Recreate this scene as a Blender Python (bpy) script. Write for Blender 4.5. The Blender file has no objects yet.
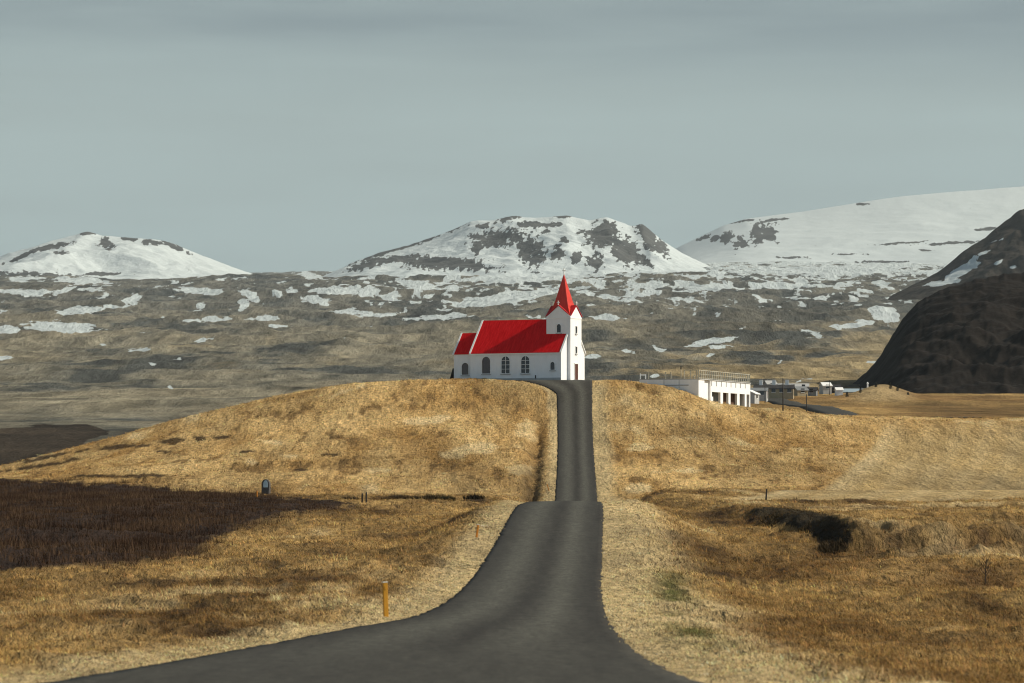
import bpy, math, random
import numpy as np
from mathutils import Vector, Matrix

random.seed(7)
RNG = np.random.default_rng(11)
R = math.radians
scene = bpy.context.scene
COL = scene.collection

# ------------------------------------------------------------------ camera, sky, sun, exposure
LENS, SENSOR = 140.0, 36.0
F = 1024.0 * LENS / SENSOR          # focal length in pixels
HORIZON = 490.0                     # picture row of the eye level
CX, CY = 512.0, 341.5
cam_d = bpy.data.cameras.new('camera')
cam = bpy.data.objects.new('camera', cam_d)
COL.objects.link(cam)
cam_d.lens = LENS
cam_d.sensor_width = SENSOR
cam_d.shift_y = (HORIZON - CY) / 1024.0
cam_d.clip_start = 0.5
cam_d.clip_end = 60000
cam.location = (0, 0, 0)
cam.rotation_euler = (R(90), 0, 0)
cam_d.dof.use_dof = True
cam_d.dof.focus_distance = 560
cam_d.dof.aperture_fstop = 2.8
scene.camera = cam

SUN_ELEV, SUN_PHI = R(38), R(-1)    # the sun stands to the right; PHI is measured from +X
world = bpy.data.worlds.new('World')
scene.world = world
world.use_nodes = True
wn, wl = world.node_tree.nodes, world.node_tree.links
wn.clear()
w_out = wn.new('ShaderNodeOutputWorld')
w_bg = wn.new('ShaderNodeBackground')
w_bg.inputs['Strength'].default_value = 0.052
sky = wn.new('ShaderNodeTexSky')
sky.sky_type = 'NISHITA'
sky.sun_disc = False
sky.sun_elevation = SUN_ELEV
sky.sun_rotation = R(90) - SUN_PHI
sky.air_density = 1.0
sky.dust_density = 1.5
sky.ozone_density = 1.0
w_tc = wn.new('ShaderNodeTexCoord')
w_map = wn.new('ShaderNodeMapping')
w_map.inputs['Scale'].default_value = (5.0, 5.0, 42.0)
w_map.inputs['Rotation'].default_value = (0, R(1.5), 0)
w_n = wn.new('ShaderNodeTexNoise')
w_n.inputs['Scale'].default_value = 1.6
w_n.inputs['Detail'].default_value = 6
w_n.inputs['Roughness'].default_value = 0.5
w_ramp = wn.new('ShaderNodeValToRGB')
w_ramp.color_ramp.elements[0].position = 0.36
w_ramp.color_ramp.elements[0].color = (6.4, 7.75, 7.5, 1)
w_ramp.color_ramp.elements[1].position = 0.60
w_ramp.color_ramp.elements[1].color = (6.85, 8.4, 8.15, 1)
w_sep = wn.new('ShaderNodeSeparateXYZ')
w_el = wn.new('ShaderNodeMapRange')      # higher cloud deck is thicker and greyer
w_el.inputs['From Min'].default_value = 0.092
w_el.inputs['From Max'].default_value = 0.122
w_el.interpolation_type = 'SMOOTHSTEP'
w_grey = wn.new('ShaderNodeMixRGB')
w_grey.inputs['Color2'].default_value = (3.75, 4.75, 5.1, 1)
w_m2 = wn.new('ShaderNodeMapping')
w_m2.inputs['Scale'].default_value = (3.0, 3.0, 30.0)
w_m2.inputs['Rotation'].default_value = (0, R(-3.5), 0)
w_n2 = wn.new('ShaderNodeTexNoise')
w_n2.inputs['Scale'].default_value = 2.2
w_n2.inputs['Detail'].default_value = 5
w_mr2 = wn.new('ShaderNodeMapRange')
w_mr2.inputs['From Min'].default_value = 0.35
w_mr2.inputs['From Max'].default_value = 0.62
w_mr2.inputs['To Min'].default_value = 0.35
w_mul = wn.new('ShaderNodeMath')
w_mul.operation = 'MULTIPLY'
w_mix = wn.new('ShaderNodeMixRGB')
w_mix.inputs['Fac'].default_value = 0.8
wl.new(w_tc.outputs['Generated'], w_map.inputs['Vector'])
wl.new(w_map.outputs['Vector'], w_n.inputs['Vector'])
wl.new(w_n.outputs['Fac'], w_ramp.inputs['Fac'])
wl.new(w_tc.outputs['Generated'], w_m2.inputs['Vector'])
wl.new(w_m2.outputs['Vector'], w_n2.inputs['Vector'])
wl.new(w_n2.outputs['Fac'], w_mr2.inputs['Value'])
wl.new(w_tc.outputs['Generated'], w_sep.inputs['Vector'])
wl.new(w_sep.outputs['Z'], w_el.inputs['Value'])
wl.new(w_el.outputs['Result'], w_mul.inputs[0])
wl.new(w_mr2.outputs['Result'], w_mul.inputs[1])
wl.new(w_mul.outputs['Value'], w_grey.inputs['Fac'])
wl.new(w_ramp.outputs['Color'], w_grey.inputs['Color1'])
w_back_fill = wn.new('ShaderNodeMapRange')        # unseen bright band low in the sky, added to fill the shaded church wall
w_back_fill.inputs['From Min'].default_value = 0.0
w_back_fill.inputs['From Max'].default_value = 0.75
w_back_fill.inputs['To Min'].default_value = 0.9
w_back_fill.inputs['To Max'].default_value = 0.0
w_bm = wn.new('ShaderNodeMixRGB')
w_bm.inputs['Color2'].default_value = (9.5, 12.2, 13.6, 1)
wl.new(w_sep.outputs['Z'], w_back_fill.inputs['Value'])
wl.new(w_back_fill.outputs['Result'], w_bm.inputs['Fac'])
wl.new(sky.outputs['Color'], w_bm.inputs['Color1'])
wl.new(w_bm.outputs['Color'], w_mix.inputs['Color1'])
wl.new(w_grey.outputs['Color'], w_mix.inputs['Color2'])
w_veil = wn.new('ShaderNodeMapRange')
w_veil.inputs['From Min'].default_value = 0.18
w_veil.inputs['From Max'].default_value = 0.5
w_veil.inputs['To Min'].default_value = 0.86
w_veil.inputs['To Max'].default_value = 0.10
wl.new(w_sep.outputs['Z'], w_veil.inputs['Value'])
w_front = wn.new('ShaderNodeMapRange')       # cloud bank over the mountains, thinned behind the eye so the fill band shows
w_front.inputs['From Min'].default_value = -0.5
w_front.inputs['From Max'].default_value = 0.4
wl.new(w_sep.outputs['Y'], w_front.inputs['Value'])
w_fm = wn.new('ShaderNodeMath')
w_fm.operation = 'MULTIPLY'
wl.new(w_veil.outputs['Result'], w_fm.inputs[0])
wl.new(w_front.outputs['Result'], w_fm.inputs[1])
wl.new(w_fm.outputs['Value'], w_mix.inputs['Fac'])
w_zen = wn.new('ShaderNodeMapRange')         # unseen grey deck overhead, added to keep the shaded roof dark
w_zen.inputs['From Min'].default_value = 0.35
w_zen.inputs['From Max'].default_value = 0.85
w_zen.inputs['To Max'].default_value = 0.85
wl.new(w_sep.outputs['Z'], w_zen.inputs['Value'])
w_zen_dim = wn.new('ShaderNodeMixRGB')
w_zen_dim.inputs['Color2'].default_value = (1.3, 1.75, 2.2, 1)
wl.new(w_zen.outputs['Result'], w_zen_dim.inputs['Fac'])
wl.new(w_mix.outputs['Color'], w_zen_dim.inputs['Color1'])
wl.new(w_zen_dim.outputs['Color'], w_bg.inputs['Color'])
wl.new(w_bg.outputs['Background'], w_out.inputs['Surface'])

sun_d = bpy.data.lights.new('sun', 'SUN')
sun_d.energy = 5.0
sun_d.angle = R(0.5)
sun_d.color = (1.0, 0.915, 0.76)
sun = bpy.data.objects.new('sun', sun_d)
COL.objects.link(sun)
sun_dir = Vector((math.cos(SUN_ELEV) * math.cos(SUN_PHI), math.cos(SUN_ELEV) * math.sin(SUN_PHI), math.sin(SUN_ELEV)))
sun.rotation_euler = (-sun_dir).to_track_quat('-Z', 'Y').to_euler()
sun.location = (60, 500, 90)

vs = scene.view_settings
vs.view_transform = 'Standard'
vs.look = 'None'
vs.gamma = 1
vs.exposure = 0.08
vs.use_curve_mapping = False
scene.cycles.use_denoising = True
scene.cycles.filter_width = 1.1
scene.cycles.denoising_input_passes = 'RGB_ALBEDO_NORMAL'
scene.cycles.max_bounces = 5
scene.cycles.diffuse_bounces = 2
scene.cycles.glossy_bounces = 2
scene.cycles.transmission_bounces = 3
scene.cycles.volume_bounces = 0
scene.cycles.use_adaptive_sampling = True

# ------------------------------------------------------------------ helpers
def hash2(ix, iy, seed):
    h = (ix.astype(np.int64) * 374761393 + iy.astype(np.int64) * 668265263 + seed * 974634777) & 0xFFFFFFFF
    h = ((h ^ (h >> 13)) * 1274126177) & 0xFFFFFFFF
    h = h ^ (h >> 16)
    return (h & 0xFFFFFF).astype(np.float64) / float(0xFFFFFF)

def vnoise(x, y, seed=0):
    """smooth noise, -1..1"""
    x = np.asarray(x, float); y = np.asarray(y, float)
    ix, iy = np.floor(x), np.floor(y)
    fx, fy = x - ix, y - iy
    ux, uy = fx * fx * fx * (fx * (fx * 6 - 15) + 10), fy * fy * fy * (fy * (fy * 6 - 15) + 10)
    def g(dx, dy):
        a = hash2(ix + dx, iy + dy, seed) * (2 * math.pi)
        return np.cos(a) * (fx - dx) + np.sin(a) * (fy - dy)
    a, b, c, d = g(0, 0), g(1, 0), g(0, 1), g(1, 1)
    return 1.5 * ((a + (b - a) * ux) * (1 - uy) + (c + (d - c) * ux) * uy)

def fbm(x, y, wl_, octaves=3, seed=0, gain=0.5):
    s, amp, tot = 0.0, 1.0, 0.0
    for o in range(octaves):
        k = 2.03 ** o / wl_
        s = s + amp * vnoise(np.asarray(x) * k + 17.3 * o, np.asarray(y) * k - 9.1 * o, seed + o * 13)
        tot += amp
        amp *= gain
    return s / tot

def ridged(x, y, wl_, octaves=4, seed=0):
    s, amp, tot = 0.0, 1.0, 0.0
    for o in range(octaves):
        k = 2.03 ** o / wl_
        s = s + amp * (1 - 2 * np.abs(vnoise(np.asarray(x) * k + 5.3 * o, np.asarray(y) * k + 3.7 * o, seed + 31 * o)))
        tot += amp
        amp *= 0.5
    return s / tot

def sm(t, a=0.0, b=1.0):
    t = np.clip((np.asarray(t, float) - a) / (b - a), 0, 1)
    return t * t * (3 - 2 * t)

def lerp(a, b, t):
    return a + (b - a) * t

def curve(xs, ys, smooth=True):
    """monotone piecewise cubic interpolation"""
    xs, ys = np.array(xs, float), np.array(ys, float)
    d = np.diff(ys) / np.diff(xs)
    m = np.zeros_like(ys)
    m[0], m[-1] = d[0], d[-1]
    for i in range(1, len(xs) - 1):
        m[i] = 0 if d[i - 1] * d[i] <= 0 else 2 * d[i - 1] * d[i] / (d[i - 1] + d[i])
    def f(q):
        q = np.clip(np.asarray(q, float), xs[0], xs[-1])
        i = np.clip(np.searchsorted(xs, q, side='right') - 1, 0, len(xs) - 2)
        h = xs[i + 1] - xs[i]
        t = (q - xs[i]) / h
        return ((2 * t ** 3 - 3 * t ** 2 + 1) * ys[i] + (t ** 3 - 2 * t ** 2 + t) * h * m[i]
                + (-2 * t ** 3 + 3 * t ** 2) * ys[i + 1] + (t ** 3 - t ** 2) * h * m[i + 1])
    return f

def inpoly(px, py, poly):
    inside = np.zeros(np.shape(px), bool)
    n = len(poly)
    for i in range(n):
        x0, y0 = poly[i]; x1, y1 = poly[(i + 1) % n]
        if y0 == y1:
            continue
        c = ((y0 > py) != (y1 > py)) & (px < (x1 - x0) * (py - y0) / (y1 - y0) + x0)
        inside ^= c
    return inside

def mesh_np(name, verts, faces, smooth=True, colors=None, floats=None):
    """verts (n,3), faces (m,k) of one size"""
    verts = np.ascontiguousarray(verts, np.float32); faces = np.ascontiguousarray(faces, np.int32)
    me = bpy.data.meshes.new(name)
    k = faces.shape[1]
    me.vertices.add(len(verts)); me.vertices.foreach_set('co', verts.ravel())
    me.loops.add(faces.size); me.loops.foreach_set('vertex_index', faces.ravel())
    me.polygons.add(len(faces))
    me.polygons.foreach_set('loop_start', np.arange(0, faces.size, k, dtype=np.int32))
    if smooth:
        me.polygons.foreach_set('use_smooth', np.ones(len(faces), bool))
    if colors is not None:
        a = me.attributes.new('tint', 'FLOAT_COLOR', 'POINT')
        c = np.ones((len(verts), 4), np.float32); c[:, :3] = colors
        a.data.foreach_set('color', c.ravel())
    for nm, arr in (floats or {}).items():
        a = me.attributes.new(nm, 'FLOAT', 'POINT')
        a.data.foreach_set('value', np.ascontiguousarray(arr, np.float32))
    me.update(calc_edges=True)
    me.validate()
    return me

def link(name, me, mat=None, parent=None):
    o = bpy.data.objects.new(name, me)
    COL.objects.link(o)
    if mat is not None:
        me.materials.append(mat)
    if parent is not None:
        o.parent = parent
    return o

def tag(o, label=None, cat=None, group=None, kind=None):
    if label: o['label'] = label
    if cat: o['category'] = cat
    if group: o['group'] = group
    if kind: o['kind'] = kind
    return o

def empty(name, loc, rz, label, cat, group=None):
    o = bpy.data.objects.new(name, None)
    COL.objects.link(o)
    o.location = loc
    o.rotation_euler = (0, 0, rz)
    o.empty_display_size = 0.3
    return tag(o, label, cat, group)

class MB:
    def __init__(self):
        self.v, self.f = [], []
    def add(self, vs_, fs):
        n = len(self.v)
        self.v += [tuple(p) for p in vs_]
        self.f += [tuple(i + n for i in q) for q in fs]
        return self
    def box(self, x0, x1, y0, y1, z0, z1):
        return self.add([(x0, y0, z0), (x1, y0, z0), (x1, y1, z0), (x0, y1, z0), (x0, y0, z1), (x1, y0, z1), (x1, y1, z1), (x0, y1, z1)],
                        [(0, 3, 2, 1), (4, 5, 6, 7), (0, 1, 5, 4), (1, 2, 6, 5), (2, 3, 7, 6), (3, 0, 4, 7)])
    def prism(self, poly, a, b):
        """poly: list of 3D points (a loop); extruded from offset a to offset b (vectors)"""
        n = len(poly); a, b = Vector(a), Vector(b)
        vs_ = [Vector(p) + a for p in poly] + [Vector(p) + b for p in poly]
        fs = [tuple(range(n))[::-1], tuple(range(n, 2 * n))] + [(i, (i + 1) % n, n + (i + 1) % n, n + i) for i in range(n)]
        return self.add(vs_, fs)
    def tube(self, pts, rad, seg=8):
        """pts with radii, swept"""
        pts = [Vector(p) for p in pts]
        rs = rad if isinstance(rad, (list, tuple)) else [rad] * len(pts)
        vs_, fs = [], []
        for i, p in enumerate(pts):
            d = (pts[min(i + 1, len(pts) - 1)] - pts[max(i - 1, 0)]).normalized()
            u = d.cross(Vector((0.3, 1, 0.1))).normalized()
            w = d.cross(u)
            for k in range(seg):
                a = 2 * math.pi * k / seg
                vs_.append(p + (u * math.cos(a) + w * math.sin(a)) * rs[i])
        for i in range(len(pts) - 1):
            for k in range(seg):
                fs.append((i * seg + k, i * seg + (k + 1) % seg, (i + 1) * seg + (k + 1) % seg, (i + 1) * seg + k))
        fs.append(tuple(range(seg))[::-1]); fs.append(tuple(range((len(pts) - 1) * seg, len(pts) * seg)))
        return self.add(vs_, fs)
    def build(self, name, mat, parent=None, smooth=False, bevel=0.0):
        me = bpy.data.meshes.new(name)
        me.from_pydata(self.v, [], self.f)
        import bmesh
        bm = bmesh.new(); bm.from_mesh(me)
        bmesh.ops.recalc_face_normals(bm, faces=bm.faces)
        if bevel:
            bmesh.ops.bevel(bm, geom=list(bm.edges), offset=bevel, segments=1, affect='EDGES')
        bm.to_mesh(me); bm.free()
        if smooth:
            for p in me.polygons: p.use_smooth = True
        return link(name, me, mat, parent)

def new_mat(name):
    m = bpy.data.materials.new(name)
    m.use_nodes = True
    nt = m.node_tree
    b = nt.nodes['Principled BSDF']
    return m, nt, b

def plain(name, col, rough=0.7, var=0.18, scale=3.0, bump=0.0, metal=0.0, stretch=(1, 1, 1), spec=0.3):
    """procedural paint or stone: colour broken up by two noises, with an optional bump"""
    m, nt, b = new_mat(name)
    N, L = nt.nodes, nt.links
    tc = N.new('ShaderNodeTexCoord'); mp = N.new('ShaderNodeMapping'); mp.inputs['Scale'].default_value = stretch
    L.new(tc.outputs['Object'], mp.inputs['Vector'])
    n1 = N.new('ShaderNodeTexNoise'); n1.inputs['Scale'].default_value = scale; n1.inputs['Detail'].default_value = 8; n1.inputs['Roughness'].default_value = 0.65
    L.new(mp.outputs['Vector'], n1.inputs['Vector'])
    mr = N.new('ShaderNodeMapRange'); mr.inputs['From Min'].default_value = 0.25; mr.inputs['From Max'].default_value = 0.75
    mr.inputs['To Min'].default_value = 1 - var; mr.inputs['To Max'].default_value = 1 + var
    L.new(n1.outputs['Fac'], mr.inputs['Value'])
    mx = N.new('ShaderNodeVectorMath'); mx.operation = 'SCALE'; mx.inputs[0].default_value = col
    L.new(mr.outputs['Result'], mx.inputs['Scale'])
    L.new(mx.outputs['Vector'], b.inputs['Base Color'])
    b.inputs['Roughness'].default_value = rough
    b.inputs['Metallic'].default_value = metal
    b.inputs['Specular IOR Level'].default_value = spec
    if bump:
        bp = N.new('ShaderNodeBump'); bp.inputs['Strength'].default_value = 0.6; bp.inputs['Distance'].default_value = bump
        L.new(n1.outputs['Fac'], bp.inputs['Height']); L.new(bp.outputs['Normal'], b.inputs['Normal'])
    return m

# ------------------------------------------------------------------ the shape of the land (metres; the eye is the origin)
P_road = curve([-120, 0, 40, 70, 100, 133, 181, 215, 240, 262, 300, 350, 400, 426, 470, 515, 548, 563, 575, 590, 640, 900],
               [-1.7, -1.75, -2.6, -3.42, -3.78, -3.66, -2.82, -1.72, -0.92, -0.80, -1.7, -2.5, -2.2, -1.5, 1.9, 6.6, 11.6, 14.55, 15.75, 16.15, 15.9, 10])
road_l = curve([20, 45, 58, 70, 80, 90, 106, 117, 125, 133, 150, 181, 226, 240, 262, 300, 360, 426, 539, 556, 561, 566, 571, 577, 584, 640],
               [-60, -22, -11.5, -8.3, -7.5, -6.7, -4.7, -2.9, -2.35, -2.05, -1.6, -0.98, 0.0, 0.45, 1.1, 2.0, 3.2, 4.55, 6.15, 6.25, 5.3, 4.0, 2.4, 1.0, -.5, -.5])
road_r = curve([20, 45, 58, 70, 80, 90, 110, 133, 181, 240, 262, 300, 360, 426, 539, 572, 640],
               [60, 16, 5.2, 3.35, 3.0, 2.85, 2.72, 3.0, 4.08, 5.45, 5.8, 6.5, 7.7, 9.15, 10.85, 11.5, 12.6])
L_base = curve([-120, 0, 70, 100, 133, 181, 240, 300, 400, 430, 460],
               [-1.7, -1.75, -3.5, -3.85, -3.75, -3.35, -2.5, -1.7, -0.6, 0.1, 0.6])
R_base = curve([-120, 0, 70, 100, 133, 181, 240, 300, 350, 400, 430, 460],
               [-1.7, -1.75, -3.6, -4.2, -4.15, -3.65, -2.6, -1.6, -0.9, 0.0, 0.6, 1.2])
S_hill = curve([425, 460, 490, 520, 545, 560, 572, 590], [0, 0.13, 0.32, 0.58, 0.84, 0.965, 1.0, 1.02])
top_L = curve([-200, -110, -90, -72, -65, -58, -51, -44, -37, -30, -22.8, -15.7, -8.7, 2.5, 6],
              [-1, -1, 0.8, 3.7, 5.4, 7.2, 9.2, 11, 12.5, 13.9, 15.1, 15.5, 15.65, 15.5, 15.2])
top_R = curve([8, 14, 18, 23.6, 26.4, 32, 35, 40.5, 52, 72, 100, 200], [15.4, 15.4, 15.1, 14.2, 13.2, 11.7, 11.1, 10.8, 10.0, 9.8, 9.6, 9.6])
row_left = curve([560, 700, 800, 1000, 1500, 2000, 3000, 4000, 5000, 6000, 7000, 9000, 14000],
                 [470, 460, 443, 425, 400, 380, 342, 314, 294, 281, 278, 276, 272])
row_right = curve([560, 600, 700, 900, 1100, 1300, 1500, 2000, 3000, 4000, 5000, 6000, 7000, 9000, 14000],
                  [421, 420.5, 417, 409, 401, 395, 391, 378, 342, 314, 292, 277, 268, 262, 256])
moor_amp = curve([600, 900, 1500, 2200, 3000, 4000, 5500, 7000, 9000], [0.25, 0.9, 3.0, 7.0, 10.0, 13, 11, 7, 5])

def to_px(x, y, z):
    y = np.maximum(y, 1.0)
    return CX + F * x / y, HORIZON - F * z / y

def land(x, y, detail=True):
    x = np.asarray(x, float); y = np.asarray(y, float)
    P = P_road(y)
    xl, xr = road_l(y), road_r(y)
    yb = np.minimum(y, 460)
    s = S_hill(y)
    t = sm(y, 395, 452)
    up = P + 0.02 * np.clip(y - 575, 0, 30)
    zl = lerp(L_base(yb), up + (top_L(x) - 15.8) * s + 2.2 * s * (1 - s), t)
    zr = lerp(R_base(yb), up + (top_R(x) - 15.6) * s, t)
    # an old grassy terrace edge in the right-hand field; its left side is steep
    wob = 0.55 * fbm(x, y, 5.0, 2, 611)
    tx = x - (17.2 - 0.040 * (y - 206)) + wob
    ty = (y - 206.5 - 1.6 * fbm(x, x * 0, 4.0, 2, 613)) / 2.2
    td = np.where((tx < 1.3) | (ty < 1.3), np.minimum(tx, ty), 1.3)
    th = lerp(1.55, 0.95, sm(x, 17.2, 20)) + 0.5 * fbm(x, y, 3.0, 3, 617)
    th = th * lerp(1.0, 0.0, sm(y, 212, 345)) * (0.72 + 0.28 * sm(-y, -230, -205))
    zr = zr + np.maximum(th, 0) * sm(td, -0.35, 1.5)
    for (mx_, my_, mr_, mh_) in ((19.5, 202, .8, .5), (21.6, 203, 1.0, .6), (23.6, 201, 1.1, .6), (25.2, 203.5, 1.2, .8), (27.4, 202, 1.2, .6), (18.4, 208, .7, .35), (22.6, 209, .9, .45), (26.2, 211, 1.1, .5), (20.6, 213, .8, .4), (24.2, 216, 1.0, .4)):
        zr = zr + mh_ * np.exp(-((x - mx_) / mr_) ** 2 - ((y - my_) / (1.6 * mr_)) ** 2)
    dl, dr = xl - x, x - xr
    zl = lerp(P, zl, sm(dl, 1.0, 6.0))
    zl = zl - 1.0 * np.exp(-((dl - 2.7) / 0.9) ** 2) * sm(y, 395, 425) * sm(-y, -545, -515)
    zr = lerp(P, zr, sm(dr, 1.0, 7.0))
    side = x < 0.5 * (xl + xr)
    z = np.where(side, zl, zr)
    if y.size and y.max() < 598 and not detail:
        return z
    far_on = y.size and y.max() >= 598
    # the land behind the hill
    px = CX + F * x / np.maximum(y, 300)
    wr = sm(px, 560, 720)
    row = lerp(row_left(y), row_right(y), wr)
    row = row + 6.5 * np.exp(-((px - 140) / 85) ** 2) * sm(y, 4300, 6200)
    zm = (HORIZON - row) / F * y
    if detail and y.size and y.min() < 650:
        on = np.maximum(dl, dr)
        rough = sm(on, 0.2, 2.5)
        near = sm(-y, -640, -560)
        mown = mown_mask(x, y)
        amp = lerp(1.0, 0.25, mown) * rough * near
        fore = sm(-y, -420, -330)
        z = z + amp * (0.16 * fbm(x, y, 5.5, 3, 3) + 0.55 * fbm(x, y, 19, 2, 5) * (0.35 + 0.65 * sm(on, 3, 12)) * lerp(0.55, 1.0, fore))
        tus = np.clip(ridged(x * 1.0, y * 0.4, 2.1, 2, 8), 0, 1)
        z = z + amp * tus * 0.30 * lerp(0.8, 1.15, fore) * (0.5 + 0.5 * sm(fbm(x, y, 14, 2, 47), -.3, .3))
        z = z + amp * 0.07 * fbm(x, y, 1.0, 2, 49)
        stp = fbm(x * 0.35, y, 9.0, 2, 44)                      # little terraces of the hillside
        z = z + amp * 0.55 * (np.clip(stp, 0, 1) ** 0.7) * sm(y, 425, 450)
    if detail and far_on:
        a = moor_amp(y) * sm(y, 640, 900)
        zm = zm + a * (1.2 * fbm(x, y, 420, 3, 21, 0.55) + 0.62 * ridged(x, y * 0.55, 190, 4, 25) - 0.15)
        zm = zm + a * (0.42 * ridged(x, y * .5, 70, 3, 29) + .22 * fbm(x, y, 22, 3, 31))
    bank = 3.4 * np.exp(-((px - 882) / 26) ** 2 - ((y - 1160) / 60) ** 2)
    zm = zm + bank
    # dip under the far road
    w = sm(y, 598, 760)
    z = lerp(z, zm, w)
    # settle the ground a little under the asphalt
    return z

def mown_mask(x, y):
    edge = 18.6 + (y - 345) * 0.155
    return sm(x - edge, -0.6, 0.8) * sm(y, 338, 346) * sm(-y, -575, -545)

def at(px, y, lift=0.0):
    x = (px - CX) / F * y
    return Vector((x, y, float(land(np.array([x]), np.array([float(y)]))[0]) + lift))

def road_mask(x, y, grow=0.0):
    return (x > road_l(y) - grow) & (x < road_r(y) + grow) & (y < 590)

# ------------------------------------------------------------------ patches on the land, given where the photo shows them
SNOW = [(30,292,38,4,0),(28,279,22,3,0),(82,281,32,4,4),(92,290,18,2,0),(60,327,43,6,3),(4,330,12,5,-8),(88,309,38,3,-6),(132,299,13,3.5,-10),(5,311,10,2,0),
 (200,291,34,3.5,2),(242,305,4,7,25),(252,296,14,5,30),(215,319,34,2.6,-2),(266,318,13,3,0),(276,326,15,1.3,0),(311,275,14,4,15),(293,291,10,2.6,5),
 (332,291,26,5,0),(318,301,18,4,6),(367,292,13,5,-10),(387,297,11,3,0),(349,312,18,2.6,0),(376,315,22,2.4,-2),(374,273,36,2.6,0),(139,350,16,2.6,-8),
 (205,340,6,2,-20),(178,358,4,1.8,0),(153,364,4,1.3,0),(5,358,9,2,0),(170,387,3,2,0),(105,345,5,1.4,0),(141,333,5,1.4,0),(395,271,52,2.4,1),(520,278,78,4.2,-1),
 (505,298,62,6,-8),(575,288,16,1.6,-5),(350,290,12,4,-15),(368,294,12,4,-15),(391,296,14,3.5,0),(418,285,23,5,8),(448,294,8,2.6,0),(457,288,8,3.5,0),(424,297,8,2.6,0),
 (442,317,32,2.8,-4),(364,313,24,2.4,0),(614,298,28,3,8),(650,286,30,3.4,0),(702,287,36,3.6,0),(618,281,9,1.6,0),(660,271,22,2.6,0),(612,318,22,2.6,3),(782,285,40,3.6,0),
 (695,301,14,1.6,0),(820,298,18,2.0,-3),(708,342,34,3.6,-10),(723,347,7,1.5,0),(886,314,19,7,14),(915,294,28,4,-6),(851,325,23,3.6,-8),(815,335,13,3.2,12),(627,351,7,2.4,10),
 (661,349,8,3.4,20),(593,357,13,2.4,0),(872,362,5,2,0),(709,356,5,1.6,-20),(656,375,6,2.2,0),(802,382,7,1.3,-20),(752,268,60,2.0,0),(850,270,70,2.2,-1),(720,276,60,1.6,0),
 (930,272,40,2.4,0),(600,268,28,1.8,0),(260,270,18,1.6,0),(820,279,50,1.4,0),(640,262,40,3,0),(700,262,50,3,0),(10,270,30,2.5,0),(150,274,40,2.5,0),(228,279,20,1.5,0),(960,264,40,4,0),(440,309,12,1.4,0),(560,310,16,1.4,0),(745,327,4,1.4,0),(780,362,4,1.2,-20),(560,330,5,1.2,0),(905,262,40,3,0),(800,263,60,3,0)]

def ellipses(px, py, lst, warp=1.0, seed=60, norm=False):
    wx = px + warp * (8.0 * fbm(px, py * 2.4, 26, 3, seed) + 5.0 * fbm(px, py * 2.5, 8, 3, seed + 3))
    wy = py + warp * (2.6 * fbm(px, py * 2.4, 20, 3, seed + 7) + 1.1 * fbm(px, py * 2.0, 7.5, 3, seed + 9))
    best = np.full(np.shape(px), -9.0)
    for (cx, cy, rx, ry, ang) in lst:
        m = (np.abs(px - cx) < rx + 24) & (np.abs(py - cy) < ry + rx * abs(math.sin(R(ang))) + 12)
        if not m.any():
            continue
        a = R(ang)
        dx, dy = wx[m] - cx, wy[m] - cy
        u, v = dx * math.cos(a) + dy * math.sin(a), -dx * math.sin(a) + dy * math.cos(a)
        q = (1 - np.sqrt((u / rx) ** 2 + (v / ry) ** 2)) * (1.0 if norm else ry)
        best[m] = np.maximum(best[m], q)
    return best

SCRUB = [(-90, 478), (0, 480), (60, 483), (120, 486), (200, 492), (260, 496.5), (315, 499.5), (362, 504), (325, 509.5), (285, 515), (250, 523), (215, 537), (192, 551), (150, 561), (110, 566), (60, 569), (0, 568), (-90, 570)]

def scrub_in(x, y, px, py):
    nb = fbm(x, y * .07, 5.0, 3, 701); nc = fbm(x, y * .1, 1.6, 2, 703)
    return inpoly(px - 6 + (14 + 20 * sm(-px, -220, -120)) * nb, py + 7 * nb * (.25 + .75 * sm(-px, -260, -160)) + 3.5 * nc, SCRUB) & (y < 480)

def C(*rgb):
    return np.array(rgb)

GOLD, STRAW, BROWN, DARK, HEATH, GREEN = C(.525, .345, .132), C(.68, .525, .285), C(.225, .135, .052), C(.085, .052, .026), C(.036, .023, .017), C(.10, .105, .03)

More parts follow.
